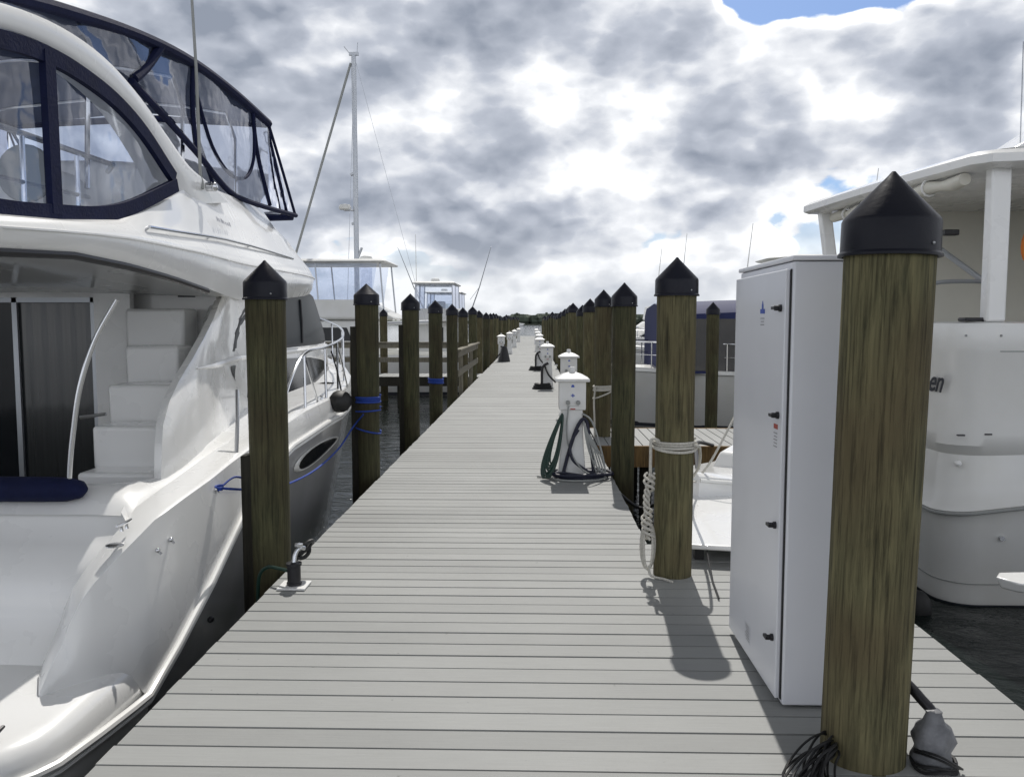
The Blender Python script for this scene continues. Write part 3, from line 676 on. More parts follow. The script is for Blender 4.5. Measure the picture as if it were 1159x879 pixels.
# transom: surface between quarter inner edge and centreline
tz = []
for k in (0, 1, 2, 3, 4, 5, 6, 7):
    q = inner_of(cols[k]); tz.append((q[2] - (.03 if k == 0 else 0), q[1] + .012, q[0] + .05))
rs = []
for z, y, x in tz:
    row = [(x, y, z), (x - .02, y + .09, z)]
    for k in range(1, 9):
        xx = x + (BX - x) * k / 8; row.append((xx, y + .10, z))
    row += [(2 * BX - p[0], p[1], p[2]) for p in reversed(row[:-1])]
    rs.append(row)
def trow(x, y, z):
    row = [(x, y, z), (x - .02, y + .075, z + .02)] + [(x + (BX - x) * k / 8, y + .08, z + .03) for k in range(1, 9)]
    return row
for x, y, z in ((-2.27, 4.45, .553),):
    row = trow(x, y, z); Oc = row[::-1]; rs.append(row + [(2 * BX - p[0], p[1], p[2]) for p in reversed(row[:-1])])
g = G(); g.rings(rs, False); g.build('transom', 'gel', b1, smooth=True, angle=50)
Op = Oc[:-1] + [(-2.245, 4.62, .562), (-2.235, 4.80, .577), (-2.23, 5.07, .598), (-2.22, 5.4, .643), (-2.20, 5.8, .69), (-2.20, 6.3, .72)]
Ic = [(x, 4.70, .640) for x, y, z in Oc[:-3]] + [(-2.60, 4.703, .638), (-2.50, 4.72, .635)]
Ip = Ic + [(-2.42, 4.82, .624), (-2.40, 4.95, .612), (-2.385, 5.12, .60), (-2.375, 5.4, .635), (-2.37, 5.75, .70), (-2.5, 6.2, .74)]
for mf in (lambda p: p, lambda p: mir(p)):
    rr = []
    for a, b in zip(Op, Ip):
        a = Vector(a); b = Vector(b); d_ = (b - a); h = Vector((d_.x, d_.y, 0)).normalized()
        rr.append(mf([tuple(a - h * .06 + Vector((0, 0, -.05))), tuple(a), tuple(a + d_ * .3 + Vector((0, 0, .022))), tuple(a + d_ * .7 + Vector((0, 0, .034))), tuple(b + Vector((0, 0, .022))), tuple(b + h * .015), tuple(b + h * .02 + Vector((0, 0, -.08))), (b.x + h.x * .03, b.y + h.y * .03, -.3)]))
    G().rings(rr, False).build('cockpit_coaming', 'gel', b1, smooth=True, angle=50)
G().add([(-2.15, 4.4, -.30), (-6.05, 4.4, -.30), (-6.05, 6.9, -.30), (-2.15, 6.9, -.30)], [(0, 1, 2, 3)]).build('cockpit_floor', 'gel2', b1)
# side panel (saloon side + fairing)
arc = [(.55, 4.47), (.64, 4.49), (.85, 4.50), (1.03, 4.54), (1.16, 4.64), (1.26, 4.77), (1.38, 4.98), (1.51, 5.25), (1.62, 5.55), (1.72, 5.84), (1.80, 6.1), (1.90, 6.5)]
def sideX(y, z):
    k = max(0, min(1, (y - 4.85) / 2.0)); k = k * k * (3 - 2 * k)
    x = -2.06 - .26 * k - max(0, z - .7) * .07 * k
    if y > 8.6: x -= .16 * ((y - 8.6) / 1.5) ** 1.6
    return x
def endY(z): return 8.98 + (1.89 - z) * 1.5 if z > 1.3 else 9.87 + (1.3 - z) * .3
zs = [.50, .64, .75, .9, 1.03, 1.16, 1.26, 1.38, 1.51, 1.62, 1.72, 1.80, 1.90]
for sd, mf in (('s', lambda p: p), ('p', lambda p: mir(p))):
    rr = []; ri = []
    for z in zs:
        y0 = interp(arc, z); y1 = endY(z)
        row = [(sideX(y0, z) - .0, y0, z)]
        fr = [0.012, .04, .1, .18, .28, .4, .52, .64, .76, .88, 1.0]
        for f in fr:
            y = y0 + (y1 - y0) * f; row.append((sideX(y, z) + (.018 if .012 < f < .9 else .01), y, z))
        rr.append(mf(row))
        ri.append(mf([(sideX(y0, z), y0, z), (sideX(y0, z) - .05, y0 + .02, z), (sideX(y0, z) - .07, y0 + .1, z), (sideX(5.85, z) - .12, max(5.86, y0 + .15), z)]))
    G().rings(rr, False).build('saloon_side', 'gel', b1, smooth=True, angle=50)
    G().rings(ri, False).build('fairing_inside', 'gel', b1, smooth=True, angle=50)
    def onside(y, z, d): x, yy, zz = (sideX(y, z) + .018 + d, y, z); return (x, yy, zz)
    def win(name, top, bot, n=22, d=.006, m='glasssal'):
        ya, yb = top[0][0], top[-1][0]; r2 = [[], [], []]
        for i in range(n + 1):
            y = ya + (yb - ya) * i / n; a = interp(top, y); c = interp(bot, y)
            r2[0].append(onside(y, c, d)); r2[1].append(onside(y, (a + c) / 2, d)); r2[2].append(onside(y, a, d))
        o = G().rings([mf(r) for r in r2], False).build(name, m, b1, smooth=True)
        return o
    w = win('saloon_window', [(6.28, 1.42), (6.5, 1.56), (6.8, 1.68), (7.3, 1.78), (7.9, 1.84), (8.9, 1.87), (9.02, 1.84), (9.6, 1.46)], [(6.28, 1.395), (7.9, 1.38), (9.5, 1.38), (9.6, 1.40)])
    win('window_frame', [(6.2, 1.43), (6.5, 1.60), (6.8, 1.72), (7.3, 1.82), (7.9, 1.875), (8.9, 1.895), (9.06, 1.87), (9.68, 1.45)], [(6.2, 1.375), (7.9, 1.352), (9.55, 1.355), (9.68, 1.37)], d=.002, m='black')
    for yy in (7.2, 8.35):
        g = G(); g.tube([onside(yy, 1.385, .01), onside(yy + .04, 1.6, .012), onside(yy + .06, 1.82, .01)], .014, 6); g.v = mf(g.v); g.build('mullion', 'black', w)
    win('lower_window', [(6.08, 1.27), (6.6, 1.27), (7.5, 1.26), (8.6, 1.23), (9.4, 1.16), (9.8, 1.06)], [(6.08, 1.25), (6.4, 1.02), (6.9, .95), (7.5, .93), (8.3, .93), (9.2, .96), (9.8, 1.02)], m='glassdark')
    g = G(); g.tube([(sideX(y, 1.32) + (.016 + .004 * min(1, (y - 4.95) / .6)), y, 1.315) for y in [5.0 + .25 * i for i in range(20)]], [.004, .016] + [.024] * 18, 8, flat=1.0); g.v = mf(g.v); g.build('side_ledge', 'gel', b1, smooth=True)
# side decks & foredeck
g = G(); rs = []
for y in [5.7, 6.2, 6.7, 7.2, 7.8, 8.5, 9.1, 9.8]:
    a = BX + interp(beam, y) - .22; z = interp(shz, y) + .0; b = sideX(y, .75) + .0
    if a < b: a = b + .01
    b = min(b, -2.80); rs.append([(a + .03, y, z), ((a + b) / 2, y, z + .0), (b, y, z + .02)])
g.rings(rs, False); g.build('side_deck', 'gel', b1, smooth=True); G().rings([mir(r) for r in rs], False).build('side_deck', 'gel', b1, smooth=True)
g = G(); rs = []
for y, h in [(9.7, .93), (10.7, .97), (11.05, 1.30), (11.6, 1.30), (12.1, 1.24), (12.6, 1.18), (13.0, 1.12)]:
    bb = interp(beam, y); z = interp(shz, y); t_ = (y - 9.7) / 3.3
    rs.append([(BX + s * w, y, zz) for s, w, zz in [(1, bb - .05, z), (1, bb - .3 - .2 * t_, z + .02), (1, max(.1, (bb - .42) * (1 - .25 * t_)), h - .06), (1, max(.06, (bb - .6) * (1 - .3 * t_)), h), (1, 0, h + .05), (-1, max(.06, (bb - .6) * (1 - .3 * t_)), h), (-1, max(.1, (bb - .42) * (1 - .25 * t_)), h - .06), (-1, bb - .3 - .2 * t_, z + .02), (-1, bb - .05, z)]])
y = 13.85; z = interp(shz, y); rs.append([(BX + s * .03, y, z) for s in (1, .8, .6, .3, 0, -.3, -.6, -.8, -1)])
g.rings(rs, False); g.build('foredeck', 'gel', b1, smooth=True, angle=60)
# windscreen
g = G(); rs = []
for z in (1.36, 1.62, 1.9):
    ye = endY(z); xx = sideX(ye, z)
    rs.append([(xx, ye, z), (xx - .35, ye + .35, z), (xx - .95, ye + .62, z), (BX, ye + .75, z)] + [(2 * BX - a, b, c) for a, b, c in [(xx - .95, ye + .62, z), (xx - .35, ye + .35, z), (xx, ye, z)]])
g.rings(rs, False); g.build('windscreen', 'glassdark', b1, smooth=True)
# portlight recess in topsides under the rub rail (both sides)
for mf in (lambda p: p, lambda p: mir(p)):
    def lens(s, xo, ya=6.85, yb=8.55, h=.085):
        pts = []; nn = 24
        for i in range(nn):
            a = 2 * PI * i / nn; yy = (ya + yb) / 2 + (yb - ya) / 2 * s * math.cos(a); zz = .385 + .012 * math.cos(a) + h * s * math.sin(a) * (1 - .35 * math.cos(a))
            bb = interp(beam, yy); z0 = -.92; f = (zz - z0) / (interp(rubz, yy) - z0); xh = bb * (.86 + .14 * (f ** .8))
            pts.append(mf([(BX + xh + xo, yy, zz)])[0])
        return pts
    g = G(); g.rings([lens(1.0, .004), lens(.95, .018), lens(.86, .016)], True); fr_ = g.build('portlight', 'gel2', b1, smooth=True)
    g = G(); r_ = lens(.86, .008); g.add(r_, [tuple(range(len(r_)))]); g.build('pane', 'glassdark', fr_)
# stairs, bulkhead, door
for k, (z0, z1, y, xl, xr) in enumerate([(1.44, 1.69, 5.70, -2.83, -2.42), (1.20, 1.44, 5.45, -2.72, -2.36), (.965, 1.20, 5.2, -2.72, -2.30), (.72, .965, 4.95, -2.70, -2.24), (.50, .72, 4.72, -2.68, -2.2), (-.30, .50, 4.66, -2.67, -2.19)]):
    G().box(xl + .004 * k, xr, y, y + .26 + (0 if k < 5 else .0), z0 - .02 if k < 5 else z0, z1).build('step', 'gel', b1, bevel=.025)
G().box(-2.90, -2.29, 5.965, 6.02, .3, 1.95).build('stair_back', 'gel', b1)
G().box(-2.56, -2.44, 5.945, 5.963, 1.775, 1.795).build('vent_slot', 'black', b1)
bk = G(); bk.box(-3.10, -2.84, 5.80, 5.86, -.3, 1.95); bk.box(-6.15, -3.10, 5.80, 5.86, 1.77, 1.95); bk.box(-6.15, -5.3, 5.80, 5.86, -.3, 1.77)
bk.build('aft_bulkhead', 'gel', b1)
dr = G().box(-5.3, -3.10, 5.84, 5.85, -.3, 1.77).build('sliding_door', 'glassdark', b1)
g = G()
for x in (-3.115, -3.68, -5.29): g.box(x - .018, x + .018, 5.815, 5.838, -.3, 1.77)
g.box(-5.3, -3.10, 5.815, 5.838, 1.735, 1.77); g.build('door_frame', 'alu', dr)
g = G(); xs_ = [-3.64 + .022 * i for i in range(24)]
g.rings([[(x, 5.8365 + .0022 * math.sin(i * 1.3), z) for i, x in enumerate(xs_)] for z in (.0, .6, 1.2, 1.73)], False); g.build('curtain', 'curtain', dr, smooth=True)
# flybridge mass
FB = [  # y, wb, zb, wr, zr, ws, zs, wt, zt, wc, zc
    (2.6, 1.9, 1.90, 1.95, 1.93, 1.92, 1.96, 1.85, 1.97, 1.7, 1.965),
    (3.0, 2.07, 1.87, 2.12, 1.94, 2.09, 1.985, 2.04, 2.0, 1.9, 1.99),
    (3.6, 2.10, 1.90, 2.14, 1.98, 2.11, 2.03, 2.06, 2.04, 1.9, 2.03),
    (4.1, 2.10, 1.885, 2.145, 2.0, 2.10, 2.06, 2.05, 2.10, 1.9, 2.05),
    (4.6, 2.10, 1.85, 2.14, 2.0, 2.09, 2.08, 2.03, 2.24, 1.93, 2.05),
    (5.0, 2.10, 1.81, 2.14, 2.0, 2.07, 2.10, 1.99, 2.38, 1.88, 2.05),
    (5.4, 2.09, 1.77, 2.13, 1.99, 2.05, 2.12, 1.93, 2.47, 1.82, 2.05),
    (5.8, 2.07, 1.74, 2.11, 1.99, 2.02, 2.13, 1.87, 2.52, 1.76, 2.05),
    (6.5, 2.03, 1.77, 2.08, 2.0, 1.98, 2.15, 1.78, 2.56, 1.66, 2.05),
    (7.5, 1.95, 1.82, 2.0, 2.02, 1.90, 2.18, 1.66, 2.60, 1.52, 2.05),
    (8.1, 1.87, 1.85, 1.93, 2.03, 1.82, 2.20, 1.50, 2.60, 1.35, 2.05),
    (8.25, 1.85, 1.86, 1.91, 2.03, 1.80, 2.21, 1.45, 2.58, 1.30, 2.58),
    (8.6, 1.77, 1.88, 1.83, 2.04, 1.70, 2.24, 1.36, 2.46, .9, 2.5),
    (9.0, 1.67, 1.90, 1.72, 2.04, 1.58, 2.25, 1.24, 2.40, .7, 2.44),
    (9.5, 1.48, 1.92, 1.55, 2.05, 1.40, 2.23, 1.05, 2.33, .6, 2.36),
    (10.0, 1.24, 1.95, 1.33, 2.06, 1.18, 2.19, .85, 2.25, .4, 2.27),
    (10.4, .96, 1.98, 1.06, 2.07, .92, 2.14, .6, 2.17, .3, 2.18),
    (10.7, .60, 2.01, .72, 2.07, .6, 2.11, .4, 2.12, .2, 2.12), (10.85, .2, 2.03, .35, 2.07, .3, 2.09, .2, 2.09, .1, 2.09)]
rs = []
for (y, wb, zb, wr, zr, ws, zs_, wt, zt, wc, zc) in FB:
    half = [(0, zb + .07), (wb * .5, zb + .06), (wb - .06, zb + .03), (wb, zb), (wb + (wr - wb) * .6, zb + (zr - zb) * .35), (wr, zr), (wr - (wr - ws) * .4, zr + (zs_ - zr) * .5), (ws, zs_), (ws + (wt - ws) * .35, zs_ + (zt - zs_) * .45), (wt, zt), (wt - .05, zt + .01), (wc, zc if zc > zt - .01 else zt - .03), (wc - .01, zc), (0, zc)]
    rs.append([(BX + w, y, z) for w, z in half] + [(BX - w, y, z) for w, z in reversed(half[1:-1])])
g = G(); g.rings(rs, True, True, True); g.build('flybridge', 'gel', b1, smooth=True, angle=45)
for mf in (lambda p: p, lambda p: mir(p)):
    g = G(); g.tube(mf([(BX + interp(FB, y, 1) - .01, y, interp(FB, y, 2) - .012) for y in [2.7 + .15 * i for i in range(17)]]), .019, 8); g.build('overhang_gasket', 'black', b1, smooth=True)
    # grab rail on the flybridge side
    pth = [(BX + interp(FB, y, 5) + .015, y, interp(FB, y, 6) + .02 - .02 * max(0, y - 6)) for y in [4.3 + .3 * i for i in range(12)]]
    g = G(); g.tube(mf(pth), .009, 8)
    for k in (0, 3, 6, 9, 11): p = pth[k]; g.tube(mf([p, (p[0] - .05, p[1], p[2] - .03)]), .008, 6)
    g.build('grab_rail', 'steel', b1, smooth=True)
    # crease line
    g = G(); g.tube(mf([(BX + interp(FB, y, 3) + .003, y, interp(FB, y, 4) + .005) for y in [2.8 + .3 * i for i in range(22)]]), .007, 6); g.build('side_moulding', 'gel', b1, smooth=True)
    # arch: polygon in (y,z)
    up = [(2.5, 2.60), (2.9, 2.74), (3.32, 2.84), (3.7, 2.885), (4.05, 2.87), (4.35, 2.80), (4.75, 2.66), (5.1, 2.545), (5.45, 2.50), (5.85, 2.43)]
    lo = [(5.0, 2.30), (4.86, 2.42), (4.72, 2.505), (4.45, 2.64), (4.2, 2.72), (3.95, 2.76), (3.65, 2.775), (3.32, 2.745), (2.9, 2.65), (2.5, 2.50)]
    sh = G(); A = smooth_path([(u, v, 0) for u, v in up], 4); Bp = smooth_path([(u, v, 0) for u, v in lo[::-1]], 4)
    nA = min(len(A), len(Bp)); rr = []
    for i in range(nA):
        u = A[i]; v = Bp[i]; xo = -2.115 if u[1] < 9 else 0
        x1, x2 = -2.06 - .05 * max(0, (u[0] - 4.5)), -2.24 - .04 * max(0, (u[0] - 4.5))
        rr.append(mf([(x1 - .012, u[0], u[1]), (x1, (u[0] * .8 + v[0] * .2), (u[1] * .8 + v[1] * .2)), (x1, (u[0] * .2 + v[0] * .8), (u[1] * .2 + v[1] * .8)), (x1 - .012, v[0], v[1]), (x2, v[0], v[1]), (x2, u[0], u[1])]))
    sh.rings(rr, True, True, True); sh.build('radar_arch', 'gel', b1, smooth=True, angle=40)
    # aft clear panel
    Lo = [(2.5, 1.99), (3.18, 2.0), (3.6, 2.035), (3.98, 2.08), (4.3, 2.16), (4.85, 2.36)]
    Up = [(2.5, 2.49), (2.9, 2.64), (3.32, 2.735), (3.65, 2.765), (3.95, 2.75), (4.2, 2.71), (4.45, 2.63), (4.72, 2.495), (4.85, 2.41)]
    r2 = []
    for f in (0, .25, .5, .75, 1):
        r2.append(mf([(-2.075 - .02 * f + .012 * math.sin(y * 9), y, interp(Lo, y) * (1 - f) + interp(Up, y) * f) for y in [2.5 + .1 * i for i in range(24)] if y <= 4.85]))
    G().rings(r2, False).build('clear_panel', 'vinyl', b1, smooth=True)
    def band(pts, w, name, m='navy', x=-2.062):
        gg = G(); gg.tube(mf([(x, a, b) for a, b in pts]), w, 8, flat=.25); return gg
    gg = G()
    def ribbon(pts, hw, xa, xb):
        P = smooth_path([(a, b, 0) for a, b in pts], 4); rr = []
        for i in range(len(P)):
            a = Vector(P[max(i - 1, 0)]); b = Vector(P[min(i + 1, len(P) - 1)]); d = (b - a).normalized(); nn = Vector((-d.y, d.x, 0))
            p = Vector(P[i]); q1 = p + nn * hw; q2 = p - nn * hw
            rr.append(mf([(xa, q1.x, q1.y), (xb, q1.x, q1.y), (xb, q2.x, q2.y), (xa, q2.x, q2.y)]))
        gg.rings(rr, True, True, True)
    ribbon([(a, b - .035) for a, b in Up[:-1]] + [(4.80, 2.42)], .036, -2.055, -2.085)
    ribbon([(a, b + .035) for a, b in Lo[:-1]] + [(4.82, 2.385)], .036, -2.052, -2.082)
    ribbon([(3.58, 2.06), (3.575, 2.4), (3.57, 2.74)], .038, -2.050, -2.080)
    gg.build('enclosure_trim', 'navy', b1, smooth=True)
    # forward enclosure
    XE = -2.33
    top = [(3.6, 3.0), (4.13, 3.12), (4.95, 3.27), (5.7, 3.35), (6.5, 3.36), (7.36, 3.32)]
    low = [(3.6, 2.95), (4.13, 3.0), (4.85, 3.0), (5.2, 2.92), (5.75, 2.78), (6.1, 2.66), (6.5, 2.58), (7.36, 2.60)]
    r2 = []
    YY = [3.6 + (7.36 - 3.6) * i / 26 for i in range(27)]
    for f in (0, .33, .66, 1):
        r2.append(mf([(XE + .02 * (1 - f) + .014 * math.sin(y * 5 + f * 3), y, min(interp(low, y), interp(top, y) - .02) * (1 - f) + interp(top, y) * f) for y in YY]))
    g = G(); g.rings(r2, False)
    g.add(mf([(XE, 7.36, 3.32), (XE, 7.36, 2.60), (XE - .03, 8.15, 2.62)]), [(0, 1, 2)])
    g.build('clear_panel', 'vinyl', b1, smooth=True)
    g = G()
    def rib(pts, r, x=XE + .01):
        g.tube(mf(smooth_path([(x, a, b) for a, b in pts], 5)), r, 8)
    rib(top, .035); rib([(7.36, 3.32), (7.75, 2.98), (8.12, 2.64)], .014)
    rib([(4.85, 2.98), (5.2, 2.90), (5.8, 2.75), (6.15, 2.64), (6.5, 2.575), (7.2, 2.585), (8.15, 2.63)], .022)
    rib([(5.25, 3.30), (5.05, 3.12), (4.88, 3.0)], .03); rib([(5.75, 3.35), (5.72, 3.05), (5.76, 2.78)], .018)
    rib([(6.95, 3.33), (7.05, 3.0), (7.35, 2.62)], .018); rib([(7.34, 3.31), (7.6, 2.9), (7.85, 2.62)], .009)
    rib([(5.8, 3.15), (6.05, 2.86), (6.4, 2.72), (6.75, 2.76), (6.95, 2.95), (6.98, 3.28)], .014)
    g.build('enclosure_trim', 'navy', b1, smooth=True)
# bimini roof and front screen
g = G(); rs = []
for y, z in [(3.6, 3.0), (4.13, 3.13), (4.95, 3.28), (5.7, 3.36), (6.5, 3.37), (7.0, 3.36), (7.36, 3.33)]:
    rs.append([(BX + 1.76 * s, y, z + .10 * (1 - s * s)) for s in [-1 + .2 * i for i in range(11)]])
g.rings(rs, False); g.build('bimini_top', 'navyroof', b1, smooth=True, solid=.012)
g = G(); g.rings([[(BX + 1.75 * s, 7.38 + .18 * (1 - s * s), 3.31 + .1 * (1 - s * s)) for s in [-1 + .2 * i for i in range(11)]], [(BX + 1.70 * s, 8.18 + .2 * (1 - s * s), 2.62) for s in [-1 + .2 * i for i in range(11)]]], False); g.build('front_screen', 'vinyl', b1, smooth=True)
g = G(); g.tube([(BX + 1.76 * s, 7.38 + .18 * (1 - s * s), 3.32 + .1 * (1 - s * s)) for s in [-1 + .1 * i for i in range(21)]], .03, 8)
g.tube([(BX + 1.74 * s, 8.17 + .2 * (1 - s * s), 2.615) for s in [-1 + .1 * i for i in range(21)]], .03, 8)
for s in (-.5, .1, .6): g.tube([(BX + 1.75 * s, 7.38 + .18 * (1 - s * s), 3.31 + .1 * (1 - s * s)), (BX + 1.70 * s, 8.18 + .2 * (1 - s * s), 2.62)], .018, 6)
g.build('front_screen_trim', 'navy', b1, smooth=True)
# flybridge bits seen through the vinyl
g = G()
for yb in (4.4, 5.6, 6.6):
    g.tube([(-2.36, yb, 2.3), (-2.38, yb + .1, 3.05), (-2.45, yb + .1, 3.25)] + [(BX + 1.66 * s, yb + .1, 3.27 + .1 * (1 - s * s)) for s in (.8, .4, 0, -.4, -.8)] + [(-5.75, yb + .1, 3.25), (-5.84, yb, 2.3)], .014, 8)
g.tube([(-2.3, 2.8, 2.42), (-2.3, 3.6, 2.44), (-2.32, 4.6, 2.46), (-2.45, 4.8, 2.46)], .015, 8); g.tube([(-2.3, 2.8, 2.2), (-2.3, 4.3, 2.24)], .011, 8)
for y in (2.9, 3.3, 3.75, 4.2): g.tube([(-2.3, y, 2.0), (-2.3, y, 2.43)], .012, 8)
g.tube([(-2.5, 3.05, 2.0), (-2.55, 3.5, 2.6), (-2.6, 3.8, 3.05)], .014, 8)
g.build('enclosure_frame', 'steel', b1, smooth=True)
sb = G(); sb.rings([[(x, y, z) for x in (0,) for y, z in ()] for _ in ()] or [[(-2.6, 4.3, 2.05), (-3.4, 4.3, 2.05), (-3.4, 4.9, 2.05), (-2.6, 4.9, 2.05)], [(-2.6, 4.3, 2.45), (-3.4, 4.3, 2.45), (-3.4, 4.9, 2.45), (-2.6, 4.9, 2.45)]], True, True, True)
sb.build('bridge_seat', 'cushion', b1, bevel=.1)
G().tube([(-2.62, 4.28 + .02 * i, 2.36 + .0 * i) for i in range(2)], .15, 20).build('seat_bolster', 'greycord', b1, smooth=True, bevel=.02)
G().rings([[(-2.7, 5.2, 2.05), (-4.2, 5.2, 2.05), (-4.2, 6.2, 2.05), (-2.7, 6.2, 2.05)], [(-2.7, 5.3, 2.62), (-4.2, 5.3, 2.62), (-4.2, 6.1, 2.75), (-2.7, 6.1, 2.75)]], True, True, True).build('helm_console', 'gel', b1, bevel=.08)
# antenna, handrail, cleats, cushion, rails
g = G(); g.lathe([(.02, 0), (.02, .05), (.012, .07)], (-2.12, 5.32, 2.44), 10); g.tube([(-2.12, 5.32, 2.5), (-2.12, 5.30, 3.2), (-2.13, 5.22, 4.4), (-2.14, 5.15, 5.2)], [.011, .010, .007, .005], 8); g.build('whip_antenna', 'greycord', b1, smooth=True)
g = G(); g.tube([(-2.10, 5.36, 2.46), (-2.06, 5.36, 2.46)], .028, 10); g.ball((-2.05, 5.36, 2.46), .025, .03, .03); g.build('horn', 'steel', b1, smooth=True)
g = G(); g.tube(smooth_path([(-2.60, 4.52, .62), (-2.585, 4.52, .80), (-2.56, 4.52, .98), (-2.51, 4.52, 1.24), (-2.42, 4.53, 1.50), (-2.30, 4.55, 1.72)]), .014, 10); g.lathe([(.04, 0), (.04, .01), (.022, .018)], (-2.60, 4.52, .635), 14); g.build('boarding_handrail', 'steel', b1, smooth=True)
g = G(); g.tube([(-2.95, 5.3, .98), (-2.78, 5.3, 1.0)], .012, 8); g.build('stair_handle', 'steel', b1, smooth=True)
g = G(); rr = []
for x, s in [(-2.50, .25), (-2.53, .7), (-2.6, .95), (-2.75, 1), (-3.3, 1), (-4.2, 1), (-4.3, .6)]:
    rr.append([(x, 4.52 + .09 * s * math.cos(a), .665 + .07 * s * math.sin(a)) for a in [2 * PI * i / 14 for i in range(14)]])
g.rings(rr, True, True, True); g.build('transom_bolster', 'navy', b1, smooth=True)
def cleat(p, par, sc=1., m='steel'):
    x, y, z = p; g = G()
    for d in (-.03, .03): g.lathe([(.012 * sc, 0), (.008 * sc, .02 * sc), (.010 * sc, .035 * sc)], (x, y + d * sc, z), 8)
    g.tube([(x, y - .085 * sc, z + .042 * sc), (x, y - .04 * sc, z + .038 * sc), (x, y + .04 * sc, z + .038 * sc), (x, y + .085 * sc, z + .042 * sc)], [.007 * sc, .011 * sc, .011 * sc, .007 * sc], 8)
    return g.build('cleat', m, par, smooth=True)
cleat((-2.13, 4.20, .520), b1, .9); cleat((-2.20, 3.18, -.122), b1, 1.1, 'black'); cleat((-2.05, 6.2, .75), b1, .8); cleat((-2.06, 8.0, .85), b1, .8)
G().lathe([(.045, 0), (.045, .006), (.03, .01)], (-2.12, 4.08, .468), 16).build('filler_cap', 'steel', b1, smooth=True)
for (y, z) in ((4.28, .39), (4.44, .405), (5.10, .55)):
    g = G(); g.ball((-1.995, y, z), .014, .014, .014); g.tube([(-2.0, y, z), (-1.975, y, z - .02)], .008, 6); g.build('fitting', 'steel', b1, smooth=True)
for (y, z) in ((5.0, -.25), (5.7, -.35), (4.9, -.5)): G().ball((BX + 2.09, y, z), .02, .03, .02).build('drain_fitting', 'black', b1)
g = G(); g.tube([(-1.99, 5.25, .5), (-1.975, 5.25, .5)], .012, 8)
# bow rails
def railpath(side):
    top = []; st = []
    yy = [6.9, 7.5, 8.3, 9.1, 10.0, 11.0, 12.0, 13.0, 13.8]
    for y in yy:
        bb = interp(beam, y) - .07; z = interp(shz, y); h = .48 + .02 * (y - 7)
        if y == 6.9: h = .0
        p = (BX + max(bb - .03, .04), y, z + h); top.append(p); st.append(((BX + max(bb, .05), y - .10, z), p))
    return top, st
for mf in (lambda p: p, lambda p: mir(p)):
    top, st = railpath(1); g = G()
    g.tube(mf(smooth_path([(top[0][0], 6.75, top[0][2]), (top[0][0], 7.0, top[0][2] + .28)] + top[1:], 5)), .0135, 8)
    for a, b in st[1:]: g.tube(mf([a, b]), .0125, 8)
    for a, b in ((st[1][0], st[1][1]), (st[3][0], st[3][1])): g.tube(mf([(a[0], a[1] + .45, a[2]), b]), .011, 8)
    g.tube(mf([(-2.05, 5.62, .66), (-2.10, 5.80, .88), (-2.16, 5.98, 1.1)]), .014, 8)
    g.build('bow_rail', 'steel', b1, smooth=True)
textobj('VOYAGER', 'name_lettering', 'textgrey', b1, (-2.028, 5.62, 2.285), (R(90 - 22), 0, R(90)), .07, .001, .2) if False else None
g = G()
for k, (wd, hh) in enumerate([(.026, .05), (.02, .045), (.03, .05), (.02, .04), (.022, .035), (.03, .035), (.024, .05)]):
    yy = 5.42 + .05 * k; xo = BX + interp(FB, yy, 5) + .018 - .5 * (interp(FB, yy, 5) - interp(FB, yy, 7)) * .5
    zb_ = 2.25; g.add([(xo + .006, yy, zb_), (xo + .006, yy + wd, zb_), (xo - .004, yy + wd, zb_ + hh * .6), (xo - .004, yy, zb_ + hh * .6)], [(0, 1, 2, 3)])
g.build('model_lettering', 'textgrey', b1)
# the upper works stand further inboard than the hull side: move each vertex along its own line of sight scale
UP = {'flybridge', 'overhang_gasket', 'grab_rail', 'side_moulding', 'radar_arch', 'clear_panel', 'enclosure_trim', 'bimini_top', 'front_screen', 'front_screen_trim', 'enclosure_frame', 'bridge_seat', 'seat_bolster', 'helm_console', 'whip_antenna', 'horn', 'model_lettering', 'aft_bulkhead', 'sliding_door'}
SIDE = {'window_frame', 'saloon_side', 'fairing_inside', 'saloon_window', 'lower_window', 'side_ledge', 'windscreen', 'step', 'stair_back', 'vent_slot'}
def scaled(p, f):
    x, y, z = p; w = x - BX; s_ = 1 if w >= 0 else -1; w = abs(w)
    k = .9; w2 = (f * w - (f - 1) * 4.1) if w > k else w * ((f * k - (f - 1) * 4.1) / k)
    return Vector((BX + s_ * w2, y * f, 1.6 + (z - 1.6) * f))
def fz(z):
    t_ = max(0, min(1, (z - .8) / .8)); return 1.12 + .06 * t_ * t_ * (3 - 2 * t_)
for o in list(b1.children):
    bn = o.name.split('.')[0]
    if bn not in UP and bn not in SIDE: continue
    for q in [o] + list(o.children):
        off = ROOT[b1.name]; me = q.data
        if bn == 'step':
            zm = sum((v.co.z + off.z) for v in me.vertices) / len(me.vertices); f0 = fz(zm) if zm > .3 else 1.10
        for v in me.vertices:
            p_ = v.co + off
            f = 1.18 if bn in UP else (f0 if bn == 'step' else (1.18 if bn in ('stair_back', 'vent_slot') else fz(p_.z)))
            v.co = (Vector((max(p_.x * f, -6.1), p_.y * f, 1.6 + (p_.z - 1.6) * f)) if bn in ('aft_bulkhead', 'sliding_door') else scaled(p_, f)) - off
        me.update()

